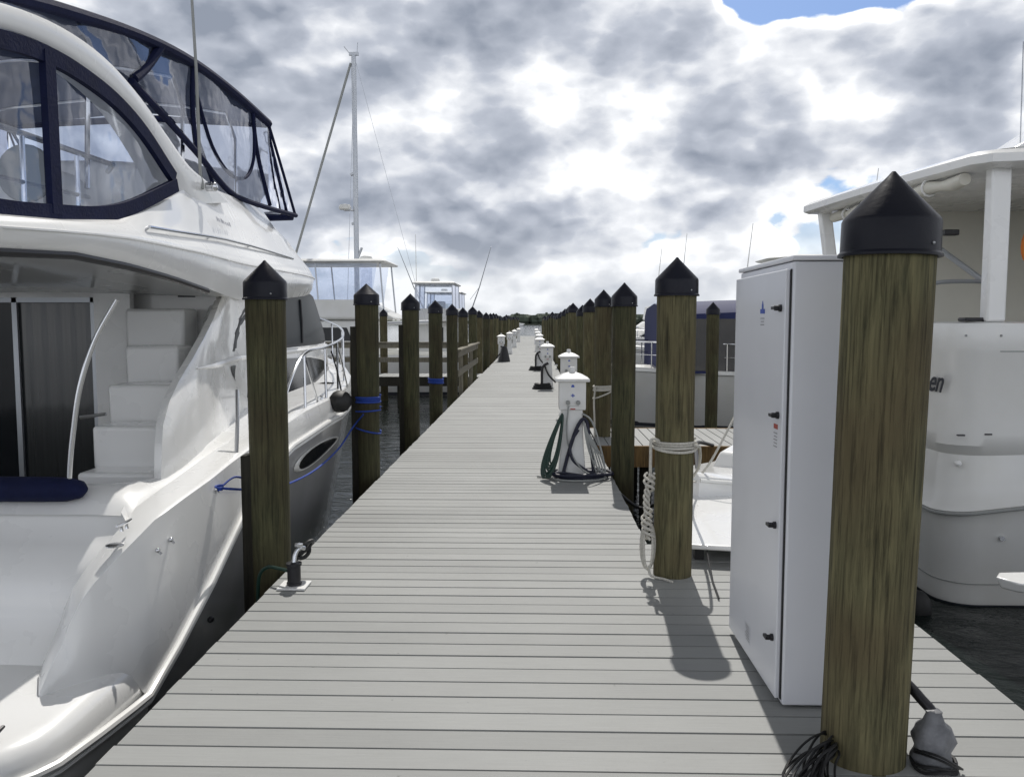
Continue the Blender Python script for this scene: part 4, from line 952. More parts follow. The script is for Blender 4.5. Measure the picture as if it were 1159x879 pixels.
# fender: hanging by the second piling (own thing)
g = G(); rr = []
for k in range(9):
    a = PI * k / 8; y = 8.33 + .0; rr.append([(-1.945 + .115 * math.sin(a) * math.cos(b), 8.28 - .16 * math.cos(a), .80 + .115 * math.sin(a) * math.sin(b)) for b in [2 * PI * i / 14 for i in range(14)]])
g.rings(rr, True, True, True); g.tube([(-1.95, 8.35, .9), (-2.0, 8.4, 1.1), (-2.07, 8.45, 1.3)], .008, 6)
single(g, 'boat_fender', 'rubber', 'round black fender hung off the yacht rail against the blue roped piling', 'fender', (-1.945, 8.28, .8), smooth=True)

# ================================================================== generic boat builder (local x forward, z up from waterline)
def cruiser(name, label, cat, loc, rot, L=11., B=3.6, fb=1.3, bow_h=1.7, cabin=True, flybridge=True, hardtop=True, canvas=None, whips=(), outriggers=False, rails=True, tower=False, hullm='gel2', grp='boats berthed along the dock'):
    t = thing(name, label, cat, (0, 0, 0), grp)
    def hb(u): return B / 2 * (1 if u < .55 else max(.02, 1 - ((u - .55) / .45) ** 2.2)) * (.94 + .06 * min(1, u * 4))
    def sh(u): return fb + (bow_h - fb) * u ** 1.7
    us = [0, .05, .12, .25, .4, .55, .65, .75, .84, .91, .96, 1.]
    def P(u, w, z): return ((u - .5) * L, w, z)
    rs = []
    for u in us:
        b, s = hb(u), sh(u); k = .9 - .5 * max(0, (u - .5) / .5)
        sec = [(0, -.5), (b * k * .8, -.25), (b * k, .05), (b * (k + (1 - k) * .5), s * .5), (b, s * .94), (b * 1.0, s)]
        rs.append([P(u, w, z) for w, z in reversed(sec)] + [P(u, -w, z) for w, z in sec[1:]])
    g = G(); g.rings(rs, False); g.add(rs[0], [tuple(range(len(rs[0])))]); hl = g.build('hull', hullm, t, smooth=True, angle=50)
    g = G()
    for s in (1, -1): g.tube([P(u, s * (hb(u) + .01), sh(u) * .95) for u in us], .035, 6)
    g.build('rub_rail', 'rub', t, smooth=True)
    g = G()
    for s in (1, -1): g.rings([[P(u, s * (hb(u) * (.9 - .5 * max(0, (u - .5) / .5)) + .015), .02) for u in us], [P(u, s * (hb(u) * (.905 - .5 * max(0, (u - .5) / .5)) + .02), .13) for u in us]], False)
    g.build('boot_stripe', 'bottom', t, smooth=True)
    g = G(); g.rings([[P(u, hb(u) - .05, sh(u) - .04) for u in us if u >= .3], [P(u, 0, sh(u) + .03) for u in us if u >= .3], [P(u, -hb(u) + .05, sh(u) - .04) for u in us if u >= .3]], False)
    g.add([P(0.01, B * .45, fb * .6), P(.3, B * .46, fb * .6), P(.3, -B * .46, fb * .6), P(.01, -B * .45, fb * .6)], [(0, 1, 2, 3)]); g.build('deck', 'gel2', t, smooth=True, angle=30)
    x0, x1 = -.22 * L, .16 * L; cw = B * .38; ct = fb + 1.15
    def ring(z, xa, xb, w, n=3):
        return [(xa, -w, z), (xb - .5, -w, z), (xb, -w * .55, z), (xb, w * .55, z), (xb - .5, w, z), (xa, w, z)]
    if cabin:
        G().rings([ring(fb * .6, x0, x1 + 1.6, cw), ring(fb + .45, x0, x1 + .9, cw), ring(ct, x0, x1, cw * .93), ring(ct + .06, x0 + .05, x1 - .1, cw * .85)], True, True, True).build('cabin', 'gel2', t, bevel=.05)
        for s in (1, -1):
            G().add([(x0 + .5, s * (cw + .012), fb + .50), (x1 + .35, s * (cw + .012), fb + .50), (x1 - .45, s * (cw * .955 + .02), ct - .2), (x0 + .7, s * (cw * .955 + .02), ct - .2)], [(0, 1, 2, 3)]).build('side_window', 'glassdark', t)
        G().add([(x1 + .82, -cw * .52, fb + .55), (x1 + .82, cw * .52, fb + .55), (x1 + .12, cw * .5, ct - .1), (x1 + .12, -cw * .5, ct - .1)], [(0, 1, 2, 3)]).build('windscreen', 'glassdark', t)
        G().box(x0 - .02, x0 - .008, -cw * .35, cw * .2, fb * .65, ct - .25).build('cabin_door', 'glassdark', t)
    if flybridge:
        f0, f1 = x0 - .9, x1 - .3
        G().rings([ring(ct + .06, f0, f1, cw * .95), ring(ct + .14, f0, f1 + .2, cw * .98), ring(ct + .75, f0 + 1.2, f1 + .1, cw * .92), ring(ct + .72, f0 + 1.3, f1 - .1, cw * .8)], True, True, True).build('flybridge', 'gel2', t, bevel=.04)
        G().rings([ring(ct + .76, f1 - .9, f1 - .1, cw * .6), ring(ct + 1.05, f1 - .9, f1 - .4, cw * .55)], True, False, False).build('bridge_screen', 'vinylw', t)
        g = G(); g.box(f1 - 1.9, f1 - 1.3, -.35, .35, ct + .7, ct + 1.15); g.build('helm_seat', 'cushion', t, bevel=.06)
    if hardtop:
        f0, f1 = x0 - .6, x1 - .5; hz = ct + 2.0
        G().rings([ring(hz, f0, f1 + .3, cw * .85), ring(hz + .05, f0 - .05, f1 + .4, cw * .9), ring(hz + .13, f0 + .1, f1 + .1, cw * .8)], True, True, True).build('hardtop', 'gel2', t, bevel=.03)
        for xx in (f0 + .2, (f0 + f1) / 2, f1):
            for s in (1, -1):
                g = G(); g.tube([(xx - .15, s * cw * .8, ct + .1), (xx, s * cw * .76, hz)], .028, 8); g.build('support_post', 'alu', t, smooth=True)
        for s in (1, -1):
            G().add([(f0 + .5, s * cw * .79, ct + .7), (f1, s * cw * .79, ct + .7), (f1, s * cw * .765, hz - .02), (f0 + .3, s * cw * .765, hz - .02)], [(0, 1, 2, 3)]).build('side_curtain', 'vinyl', t)
        G().add([(f0 + .9, -cw * .7, fb + .9), (f0 + .9, cw * .7, fb + .9), (f0 + .9, cw * .7, hz - .03), (f0 + .9, -cw * .7, hz - .03)], [(0, 1, 2, 3)]).build('aft_curtain', 'vinyl', t)
        g = G(); g.lathe([(.02, 0), (.22, .02), (.24, .1), (.2, .18), (.05, .22)], (f0 + .9, 0, hz + .12), 14); g.build('radar_dome', 'gel2', t, smooth=True)
    if canvas:
        c0, c1, zb, zt = canvas
        g = G(); rs = []
        for k in range(9):
            a = k / 8; x = c0 + (c1 - c0) * a; zz = zt - .10 * (2 * a - 1) ** 2; w = B * .43
            rs.append([(x, -w, zb), (x, -w * .98, zz - .25), (x, -w * .8, zz - .06), (x, 0, zz + .05), (x, w * .8, zz - .06), (x, w * .98, zz - .25), (x, w, zb)])
        g.rings(rs, False); g.add(rs[0], [tuple(range(7))]); g.add(rs[-1], [tuple(range(7))]); cv = g.build('canvas_cover', mat('blue_canvas', (.014, .022, .10), .75, var=.25, vscale=1.5), t, smooth=True, angle=35)
        for s in (1, -1):
            for k in range(3):
                xa = c0 + .15 + (c1 - c0 - .3) * k / 3; xb = xa + (c1 - c0 - .3) / 3 - .12
                G().add([(xa, s * (B * .43 + .01), zb + .06), (xb, s * (B * .43 + .01), zb + .06), (xb, s * (B * .428), zt - .42), (xa, s * (B * .428 + .012), zt - .42)], [(0, 1, 2, 3)]).build('window_panel', 'dark_vinyl', cv)
    if rails:
        for s in (1, -1):
            g = G(); uu = [.5, .6, .7, .8, .88, .95, .99]
            g.tube([P(.44, s * (hb(.44) - .06), sh(.44))] + [P(u, s * (max(hb(u) - .08, .02)), sh(u) + .6) for u in uu], .018, 6)
            g.tube([P(u, s * (max(hb(u) - .08, .02)), sh(u) + .3) for u in uu], .008, 6)
            for u in uu: g.tube([P(u, s * (max(hb(u) - .06, .02)), sh(u)), P(u, s * (max(hb(u) - .08, .02)), sh(u) + .6)], .015, 6)
            g.build('bow_rail', 'steel', t, smooth=True)
    for (x, y, z0, z1) in whips:
        g = G(); g.tube([(x, y, z0), (x - .05, y, (z0 + z1) / 2), (x - .2, y, z1)], [.03, .02, .012], 6); g.build('whip_antenna', 'gel2', t, smooth=True)
    if outriggers:
        for s in (1, -1):
            g = G(); a = (x1 - 1.2, s * cw, ct + .2)
            g.tube([a, (a[0] - 1.2, s * (cw + .9), ct + 2.5), (a[0] - 2.6, s * (cw + 1.8), ct + 5.2)], [.045, .035, .015], 6)
            g.tube([(a[0] - .9, s * (cw + .2), ct + 1.6), (a[0] - 1.2, s * (cw + .9), ct + 2.5)], .015, 5)
            g.build('outrigger', 'alu', t, smooth=True)
    if tower:
        g = G()
        for s in (1, -1):
            for xx in (x0 + .6, x1 - 1): g.tube([(xx, s * cw * .75, ct + .6), (x0 + 1.5 + (xx - x0 - 1.5) * .45, s * .5, ct + 3.6)], .03, 6)
        for z in (1.6, 2.6, 3.6):
            w = cw * .75 + (.5 - cw * .75) * (z - .6) / 3; 
            g.tube([(x0 + 1.0, w, ct + z), (x1 - 1.6, w, ct + z), (x1 - 1.6, -w, ct + z), (x0 + 1.0, -w, ct + z), (x0 + 1.0, w, ct + z)], .022, 6)
        g.box(x0 + .9, x1 - 1.4, -.55, .55, ct + 3.58, ct + 3.66); g.build('tuna_tower', 'alu', t, smooth=True)
    t.location = loc; t.rotation_euler = (0, 0, rot)
    return t
cruiser('cabin_cruiser', 'white sedan cruiser with a pale hardtop seen broadside behind the left pilings', 'boat', (-8.4, 29.6, WZ), PI, L=12.5, B=4., fb=1.35, bow_h=1.9)
cruiser('sport_fisher', 'distant sport fishing boat with slanting outriggers beyond the left pilings', 'boat', (-6.2, 60, WZ), PI * .5, L=11, B=3.8, outriggers=True)
cruiser('cabin_cruiser', 'white cruiser nearer the left pilings beyond the sedan cruiser', 'boat', (-5.2, 46, WZ), PI * .5, L=10, B=3.3, hardtop=True, whips=((-.5, 1.2, 3.6, 7.2),))
cruiser('express_cruiser', 'white boat with a navy blue canvas enclosure beyond the right finger pier', 'boat', (6.0, 20.2, WZ), PI, L=8.6, B=3.9, fb=1.35, bow_h=1.45, cabin=False, flybridge=False, hardtop=False, canvas=(-3.2, 3.1, 1.35, 2.98), whips=((2.5, -1.5, 2.6, 3.4),))
cruiser('cabin_cruiser', 'white cruiser with whip antennas behind the navy canvas boat on the right', 'boat', (9.2, 27.5, WZ), PI, L=12, B=4., hardtop=True, flybridge=False, whips=((-1.2, 1.2, 4.2, 7.2), (2, -1.1, 3, 5.8)))
cruiser('cabin_cruiser', 'farther white flybridge boat low between the right pilings', 'boat', (6.6, 38.5, WZ), PI, L=10, B=3.5, hardtop=False, whips=((0, 1., 3.0, 6.4), (.8, -1, 3, 5.9)))
g = G(); g.prism([(-18, -.9), (-6, -.9), (-4.5, .4), (-7.5, .9), (-8, 2.0), (-12, 2.4), (-14, .9), (-19, .7)], 'y', 430, 436)
o = single(g, 'distant_boat', 'gel', 'tiny white boat out on the open water before the wooded shore', 'boat', (-11, 433, WZ), bevel=.3)

# sailboat with mast
t = thing('sailboat', 'sailboat with a tall bare grey mast and radar dome behind the left hardtop boat', 'sailboat', (-7.2, 34.2, WZ))
g = G(); rs = []
for u in [0, .1, .3, .5, .7, .85, .95, 1.]:
    b = 1.6 * math.sin(PI * (.22 + .78 * (1 - u))) ** .8 if u < 1 else .03; x = -10.9 + 9.2 * u
    rs.append([(x, 34.2 + s * b * k, z) for s, k, z in ((1, 1, .25), (1, .9, -.6), (1, .4, -1.2), (1, 0, -1.4), (-1, .4, -1.2), (-1, .9, -.6), (-1, 1, .25), (-1, .0, .32))])
g.rings(rs, True, True, True); g.build('hull', 'gel2', t, smooth=True, angle=50)
G().rings([[(-9.0, 33.6, .2), (-5.2, 33.8, .2), (-5.2, 34.6, .2), (-9.0, 34.8, .2)], [(-8.8, 33.7, .75), (-5.8, 33.9, .7), (-5.8, 34.5, .7), (-8.8, 34.7, .75)]], True, True, True).build('coachroof', 'gel2', t, bevel=.08)
g = G(); g.tube([(-7.22, 34, .3), (-7.22, 34, 12.2)], [.11, .095], 12, flat=.7); g.box(-7.40, -7.02, 33.95, 34.05, 12.2, 12.32); ms = g.build('mast', 'alu', t, smooth=True)
G().lathe([(.05, 0), (.24, .03), (.26, .12), (.2, .22), (.03, .25)], (-7.66, 34, 6.1), 16).build('radar_dome', 'gel2', t, smooth=True)
for nm_, a_, b_, r_ in (('radar_bracket', (-7.22, 34, 6.1), (-7.7, 34, 6.1), .04), ('spreader_lamp', (-7.22, 34, 7.6), (-7.42, 34, 7.5), .06), ('spreader_lamp', (-7.22, 34, 5.6), (-7.40, 34, 5.55), .05), ('mast_winch', (-7.2, 34, 4.1), (-7.0, 34, 4.6), .05), ('wind_vane', (-7.40, 34, 12.3), (-7.60, 34, 12.55), .015), ('masthead_aerial', (-7.08, 34, 12.3), (-7.05, 34, 12.7), .015)):
    G().tube([a_, b_], r_, 6).build(nm_, 'alu', t, smooth=True)
g = G(); g.tube([(-7.34, 34, 11.9), (-9.7, 34, 4.4), (-11.1, 34, .3)], .05, 6); g.build('furled_headsail', 'greycord', t, smooth=True)
g = G(); g.tube([(-7.15, 34, 12.0), (-4.1, 34, .4)], .007, 5)
for s in (1, -1): g.tube([(-7.22, 34, 11.6), (-7.4, 34 + s * 1.4, .3)], .010, 5)
g.build('stay', 'alu', t, smooth=True)
g = G(); g.tube([(-7.2, 34, 1.5), (-3.8, 34, 1.6)], .07, 8); g.build('boom', 'alu', t, smooth=True)

# ================================================================== BOAT 5: right, trawler yacht stern to dock
b5 = thing('aft_cabin_yacht', 'tall white hardtop motor yacht on the right whose name ends in en', 'yacht', (8.5, 8.9, WZ))
Yn, Yf = 7.2, 10.45; YC = (Yn + Yf) / 2; HW = (Yf - Yn) / 2
def ring5(off, z, rise=0., xend=15.):
    rc = .30; x0 = 3.58 + off; pts = []
    hw = HW - off
    def zz(x): return z + rise * (x - 3.6)
    cxs = x0 + rc
    for i in range(9):
        a = PI + (PI / 2) * i / 8      # from -x to -y corner (near)
        pts.append((cxs + rc * math.cos(a), YC - hw + rc + rc * math.sin(a)))
    for u in (4.6, 5.5, 7, 9, 10.5): pts.append((u, YC - hw - .0))
    for u, k in ((11.5, .93), (12.6, .78), (13.6, .55), (14.4, .3), (14.9, .05)): pts.append((u, YC - hw * k))
    q = [(x, 2 * YC - y) for x, y in reversed(pts)]
    pts = pts + q
    return [(x, y, zz(x)) for x, y in pts]
g = G()
R5 = [ring5(.45, -1.5), ring5(.05, -.95), ring5(.04, -.84), ring5(.03, -.18, .03), ring5(.0, -.085, .12), ring5(-.02, -.06, .12), ring5(.02, -.02, .12), ring5(.06, .15, .09), ring5(.10, .42, .03), ring5(.03, .52, .02), ring5(.03, .62, .01), ring5(.05, 1.30, 0), ring5(.03, 1.34, 0), ring5(.03, 1.52, 0), ring5(.05, 1.585, 0), ring5(.10, 1.60, 0), ring5(.28, 1.60, 0), ring5(.30, .7, 0)]
g.rings(R5, True, True, True); g.build('hull', 'gel2', b5, smooth=True, angle=38)
g = G(); r_ = ring5(-.022, -.082, .12); g.tube(r_, .014, 6, closed=True); g.build('rub_rail', 'greycord', b5, smooth=True)
g = G(); g.rings([ring5(.044, -.93), ring5(.039, -.885)], True); g.build('boot_stripe', 'bottom', b5, smooth=True)
g = G(); g.tube([(x, y, z) for x, y, z in ring5(.033, -.70, .01)], .004, 5, closed=True); g.build('crease_line', 'greycord', b5)
g = G(); g.tube([(4.0, Yn + .035, 1.345), (5, Yn + .035, 1.345), (8, Yn + .035, 1.345)], .008, 6); g.build('seam_line', 'greycord', b5)
for x in (3.75, 4.0, 4.25, 4.5, 4.75, 5.0): G().ball((x if x > 3.9 else 3.72, Yn + .025 if x > 3.9 else Yn + .06, 1.48), .012, .01, .012, 8, 6).build('snap', 'greycord', b5)
G().tube([(4.08, Yn + .0, -.28), (4.08, Yn + .05, -.28)], .022, 10).build('through_hull', 'steel', b5, smooth=True)
G().ball((3.73, Yn + .12, .36), .03, .035, .03, 12, 8).build('deck_fitting', 'gel', b5, smooth=True)
for x, z in ((3.70, .62), (3.93, .63)): G().box(x - .03, x + .03, Yn + .02, Yn + .05, z - .006, z + .006).build('hinge', 'black', b5)
G().box(3.74, 4.02, Yn + .12, Yn + .26, 1.602, 1.635).build('hatch', 'black', b5, bevel=.012)
nm = textobj('en', 'name_lettering', 'text', b5, (3.601, 7.53, 1.06), (R(90), 0, R(-90)), .27, .002, .45)
# cockpit bulkhead & interior
G().box(7.4, 7.5, Yn + .25, Yf - .1, .7, 2.94).build('cabin_bulkhead', 'cream', b5)
G().box(7.38, 7.399, 8.2, 9.0, .8, 2.5).build('cabin_door', 'glassdark', b5)
G().box(4.1, 7.4, Yf - .34, Yf - .28, 1.6, 2.93).build('far_side_curtain', 'cream', b5)
# roof
def roofring(off, z, lean=0):
    pts = []
    st = [(3.42 + off, YC + .9), (3.30 + off, Yf - .05 - off), (3.9, Yf + .08 - off), (8.6, Yf + .08 - off), (8.6, Yn - .12 + off), (4.05 + off, Yn - .12 + off), (3.82 + off, Yn - .06 + off), (3.72 + off, Yn + .12), (3.55 + off, YC)]
    return [(x, y, z + (-.012 * abs(y - YC) ** 2)) for x, y in st]
G().rings([roofring(.05, 2.93), roofring(0, 2.96), roofring(.0, 3.03), roofring(.06, 3.07), roofring(.5, 3.12)], True, True, True).build('hardtop', 'gel', b5, smooth=True, angle=35)
def post5(x0, y0, x1, y1, w, d, z0=1.6, z1=2.93):
    return G().rings([[(x0 - w, y0 - d, z0), (x0 + w, y0 - d, z0), (x0 + w, y0 + d, z0), (x0 - w, y0 + d, z0)], [(x1 - w, y1 - d, z1), (x1 + w, y1 - d, z1), (x1 + w, y1 + d, z1), (x1 - w, y1 + d, z1)]], True, True, True)
post5(3.98, 7.34, 3.98, 7.34, .085, .06).build('support_post', 'gel', b5, bevel=.02)
post5(3.42 + .3, 10.3, 3.52, 10.3, .07, .06).build('support_post', 'gel', b5, bevel=.02)
post5(7.3, 7.34, 7.3, 7.34, .1, .06).build('support_post', 'gel', b5, bevel=.02)
post5(7.3, 10.3, 7.3, 10.3, .1, .06).build('support_post', 'gel', b5, bevel=.02)
g = G(); pts = [(3.60 + .02 * math.sin(i), 10.2 - .18 * i, 2.84 + .012 * math.sin(i * 1.7)) for i in range(16)]; pts = [(x + (10.2 - y) * .06, y, z) for x, y, z in pts]
g.tube(pts, [.055 + .012 * math.sin(i * 2.3) for i in range(16)], 10); g.build('rolled_curtain', 'cream', b5, smooth=True)
g = G()
for k in (2, 5, 8, 12): p = pts[k]; g.tube([(p[0] + .07 * math.cos(a), p[1], p[2] + .075 * math.sin(a)) for a in [2 * PI * i / 12 for i in range(12)]], .012, 6, closed=True)
g.build('curtain_strap', 'rub', b5)
g = G(); g.tube([(4.05, 9.6, 2.80), (4.75, 8.9, 2.0)], .03, 8); g.tube(smooth_path([(3.9, 8.9, 1.62), (3.95, 8.9, 1.82), (4.2, 8.9, 2.0), (4.75, 8.9, 2.02)]), .022, 8); g.build('grab_rail', 'alu', b5, smooth=True)
G().box(4.3, 4.45, 8.9, 9.0, 2.5, 2.56).build('cockpit_lamp', 'black', b5, bevel=.01)
G().rings([[(4.6, 7.6, 3.06), (8.2, 7.6, 3.06), (8.2, 10.1, 3.06), (4.6, 10.1, 3.06)], [(5.6, 7.7, 3.75), (8.1, 7.7, 3.75), (8.1, 10.0, 3.75), (5.6, 10.0, 3.75)]], True, True, True).build('upper_helm', 'gel', b5, bevel=.05)
g = G(); g.prism([(4.05, 3.05), (4.45, 3.05), (5.6, 3.75), (5.6, 3.9)], 'y', 7.35, 7.5); g.build('arch_leg', 'gel', b5, bevel=.02)
g = G(); g.tube([(4.70, 8.0, 3.62), (4.62, 8.0, 3.66), (4.60, 8.0, 3.75), (4.60, 8.0, 4.28)], .022, 8); g.lathe([(.045, 0), (.045, .08), (.02, .1), (.045, .12), (.045, .17), (0, .19)], (4.60, 8.0, 4.26), 12); g.tube([(4.70, 8, 3.05), (4.70, 8, 3.64)], .03, 8); g.build('light_mast', 'black', b5, smooth=True)
g = G(); g.tube([(4.58, 8.1, 3.05), (4.56, 8.1, 4.2)], .006, 6); g.build('whip_antenna', 'alu', b5, smooth=True)
g = G()
for k in range(2):
    g.tube([(4.88 + .11 * math.cos(a) * .6, 8.3 + .02 * k, 2.36 + .14 * math.sin(a) - .03 * k) for a in [2 * PI * i / 16 for i in range(16)]], .055, 10, closed=True)
g.box(4.82, 4.94, 8.24, 8.36, 2.12, 2.3)
single(g, 'life_jacket', 'orange', 'orange life jacket hanging under the hardtop of the right yacht', 'life jacket', (4.88, 8.3, 2.4), smooth=True)
g = G(); rr = []
for k in range(9):
    a = PI * k / 8; rr.append([(3.33 + .11 * math.sin(a) * math.cos(b), 7.1 + .11 * math.sin(a) * math.sin(b), -.97 - .0 + .16 * -math.cos(a) + .1) for b in [2 * PI * i / 14 for i in range(14)]])
g.rings(rr, True, True, True)
single(g, 'boat_fender', 'rubber', 'black fender low at the waterline corner of the right yacht', 'fender', (3.4, 7.1, -.9), smooth=True)

# dinghy bow with mooring lines behind second right piling
def small_boat(name, label, bow, heading, L, B, z0, fbh, grp=None, m='gel'):
    t = thing(name, label, 'boat', (0, 0, 0), grp)
    us = [0, .2, .4, .6, .75, .87, .95, 1.]; rs = []
    for u in us:
        b = B / 2 * (1 - max(0, (u - .35) / .65) ** 2.4 * .93); s = fbh * (1 + .25 * u * u)
        rs.append([(-L * (1 - u), w, z) for w, z in ((b, s), (b * 1.03, s - .05), (b * .8, s * .35), (b * .45 * (1 - u * .3), -.12 + .25 * u * u), (0, -.2 + .38 * u * u), (-b * .45 * (1 - u * .3), -.12 + .25 * u * u), (-b * .8, s * .35), (-b * 1.03, s - .05), (-b, s), (-b * .5, s + .025), (0, s + .035), (b * .5, s + .025))])
    G().rings(rs, True, True, True).build('hull', m, t, smooth=True, angle=45)
    g = G()
    for s_ in (1, -1): g.tube([(r[0][0], s_ * (abs(r[0][1]) + .012), r[0][2] - .03) for r in rs], .018, 6)
    g.build('rub_rail', 'rub', t, smooth=True)
    G().rings([[(-L * .9, -B * .3, fbh), (-L * .5, -B * .3, fbh), (-L * .5, B * .3, fbh), (-L * .9, B * .3, fbh)], [(-L * .88, -B * .26, fbh + .28), (-L * .55, -B * .24, fbh + .2), (-L * .55, B * .24, fbh + .2), (-L * .88, B * .26, fbh + .28)]], True, True, True).build('console', m, t, bevel=.03)
    t.location = (bow[0], bow[1], z0); t.rotation_euler = (0, 0, heading); return t
d1 = small_boat('dinghy', 'small white dinghy bow tied to the roped right piling behind the cabinet', (1.36, 6.95, 0), R(232), 1.9, 1.15, -.42, .58)
g = G(); g.tube(smooth_path([(1.36, 6.95, .26), (1.9, 6.9, .2), (2.5, 7.6, .5)]), .01, 6)
g = G(); g.tube(smooth_path([(1.42, 7.05, .22), (1.62, 8.2, .25), (1.9, 9.6, .20), (2.3, 10.62, .02)]), .022, 7)
g.tube(smooth_path([(.82, 8.0, -.05), (1.0, 7.6, -.12), (1.2, 7.3, .05), (1.4, 7.05, .2)]), .016, 7)
single(g, 'dock_line', 'blackcord', 'black dock line running back from the dinghy bow to the finger pier', 'rope', (1.42, 7.05, .2), smooth=True)
g = G(); g.tube(smooth_path([(1.4, 7.0, .28), (1.5, 7.0, .42), (1.62, 7.05, .62), (1.8, 7.2, .9)]), .010, 6)
single(g, 'bow_line', 'wrope', 'short white line rising from the dinghy bow beside the cabinet', 'rope', (1.4, 7.0, .28), smooth=True)
# white boarding ramp leaning from the platform to the dinghy
t = thing('boarding_ramp', 'flat white boarding ramp lying over the far dock edge beside the cabinet', 'ramp', (1.35, 6.1, .1))
G().rings([[(1.00, 5.42, .10), (1.70, 5.30, .10), (1.80, 7.0, .10), (1.22, 7.0, .10)], [(1.00, 5.42, .135), (1.70, 5.30, .135), (1.80, 7.0, .135), (1.22, 7.0, .135)]], True, True, True).build('ramp_plate', 'gel', t, bevel=.012)
for x, y in ((1.12, 5.55), (1.6, 5.45)): G().box(x - .03, x + .03, y - .03, y + .03, .003, .099).build('foot', 'rubber', t)
g = G(); g.tube([(1.16, 5.52, .115), (1.10, 5.0, .012), (1.07, 4.7, .012)], .006, 6)
single(g, 'thin_line', 'blackcord', 'thin dark line trailing over the deck from the white ramp', 'rope', (1.1, 5.0, .02), smooth=True)
# right foreground skiff whose bow tip enters the frame
sk = small_boat('skiff', 'white skiff whose pointed bow tip pokes in at the right edge', (3.15, 4.5, 0), R(180), 3.8, 1.7, -.55, .60)
g = G(); g.rings([[(-.9, -.22, .64), (.2, -.18, .68), (.55, -.07, .70), (.60, 0, .70), (.55, .07, .70), (.2, .18, .68), (-.9, .22, .64)], [(-.9, -.24, .69), (.2, -.21, .735), (.56, -.10, .76), (.63, 0, .765), (.56, .10, .76), (.2, .21, .735), (-.9, .24, .69)]], True, True, True); g.build('bow_pulpit', 'gel', sk, bevel=.012)

# ------------------------------------------------------------------ world
W = bpy.data.worlds.new('World'); S.world = W; W.use_nodes = True
nt = W.node_tree; N = nt.nodes; Lk = nt.links
bg = N['Background']; out = N['World Output']
SUN_EL, SUN_AZ = R(52), R(4)     # azimuth from +Y toward +X
sky = N.new('ShaderNodeTexSky'); sky.sky_type = 'NISHITA'; sky.sun_disc = False; sky.sun_elevation = SUN_EL; sky.sun_rotation = SUN_AZ; sky.dust_density = 1.2; sky.air_density = 1.0
bg.inputs['Strength'].default_value = .11
def V(op, a, b=None, c=None):
    n = N.new('ShaderNodeVectorMath'); n.operation = op
    for i, q in enumerate((a, b, c)):
        if q is None: continue
        if isinstance(q, (tuple, list)): n.inputs[i].default_value = q
        else: Lk.new(q, n.inputs[i])
    return n.outputs['Value'] if op in ('DOT_PRODUCT', 'LENGTH', 'DISTANCE') else n.outputs[0]
def F(op, a, b=None, c=None, clamp=False):
    n = N.new('ShaderNodeMath'); n.operation = op; n.use_clamp = clamp
    for i, q in enumerate((a, b, c)):
        if q is None: continue
        if isinstance(q, (int, float)): n.inputs[i].default_value = q
        else: Lk.new(q, n.inputs[i])
    return n.outputs[0]
def sstep(x, a, b, lo=0., hi=1.):
    n = N.new('ShaderNodeMapRange'); n.interpolation_type = 'SMOOTHSTEP'
    n.inputs[1].default_value = a; n.inputs[2].default_value = b; n.inputs[3].default_value = lo; n.inputs[4].default_value = hi; Lk.new(x, n.inputs[0]); return n.outputs[0]
tc = N.new('ShaderNodeTexCoord'); D = V('NORMALIZE', tc.outputs['Generated'])
sx = N.new('ShaderNodeSeparateXYZ'); Lk.new(D, sx.inputs[0]); DX, DY, DZ = sx.outputs
def noise(vec, scale, det=6, rough=.55, dist=0., seed=0):
    n = N.new('ShaderNodeTexNoise'); n.noise_dimensions = '4D'; n.inputs['Scale'].default_value = scale; n.inputs['Detail'].default_value = det; n.inputs['Roughness'].default_value = rough; n.inputs['Distortion'].default_value = dist; n.inputs['W'].default_value = seed; Lk.new(vec, n.inputs['Vector']); return n.outputs['Fac']
zc = F('MAXIMUM', DZ, 0.0)
cmb = N.new('ShaderNodeCombineXYZ'); zz = F('ADD', zc, .18)
Lk.new(F('DIVIDE', DX, zz), cmb.inputs[0]); Lk.new(F('DIVIDE', DY, zz), cmb.inputs[1]); Lk.new(F('MULTIPLY', DZ, 2.5), cmb.inputs[2])
CP = cmb.outputs[0]
cmb2 = N.new('ShaderNodeCombineXYZ'); Lk.new(DX, cmb2.inputs[0]); Lk.new(DY, cmb2.inputs[1]); Lk.new(F('MULTIPLY', DZ, 1.75), cmb2.inputs[2]); SP = cmb2.outputs[0]
def blob(x, y, r, amp):      # direction given as (azimuth deg right of +Y, elevation deg), radius deg
    a, e = R(x), R(y); v = (math.sin(a) * math.cos(e), math.cos(a) * math.cos(e), math.sin(e))
    d = V('DOT_PRODUCT', D, v); return sstep(d, math.cos(R(r * 1.6)), math.cos(R(r * .2)), 0, amp)
BASE, LITK, SOFF = .45, 2.9, .03
def smooth_vor(vec, scale, seed):
    n = N.new('ShaderNodeTexVoronoi'); n.voronoi_dimensions = '3D'; n.feature = 'F1'; n.inputs['Scale'].default_value = scale
    Lk.new(V('ADD', vec, (seed, seed * .7, seed * .3)), n.inputs['Vector']); return F('SUBTRACT', .55, n.outputs['Distance'])
def density(vec, cvec, warp):
    q = V('ADD', vec, warp)
    shape = noise(q, 4.6, 4, .5, 0, SEED)
    b1_ = smooth_vor(q, 7.5, 1.3); b2_ = smooth_vor(q, 17, 4.1); b3_ = smooth_vor(q, 40, 7.7)
    return F('ADD', F('ADD', F('MULTIPLY', shape, 1.05), F('MULTIPLY', b1_, .28)), F('ADD', F('MULTIPLY', b2_, .15), F('MULTIPLY', b3_, .075)))
SEED = 3.1
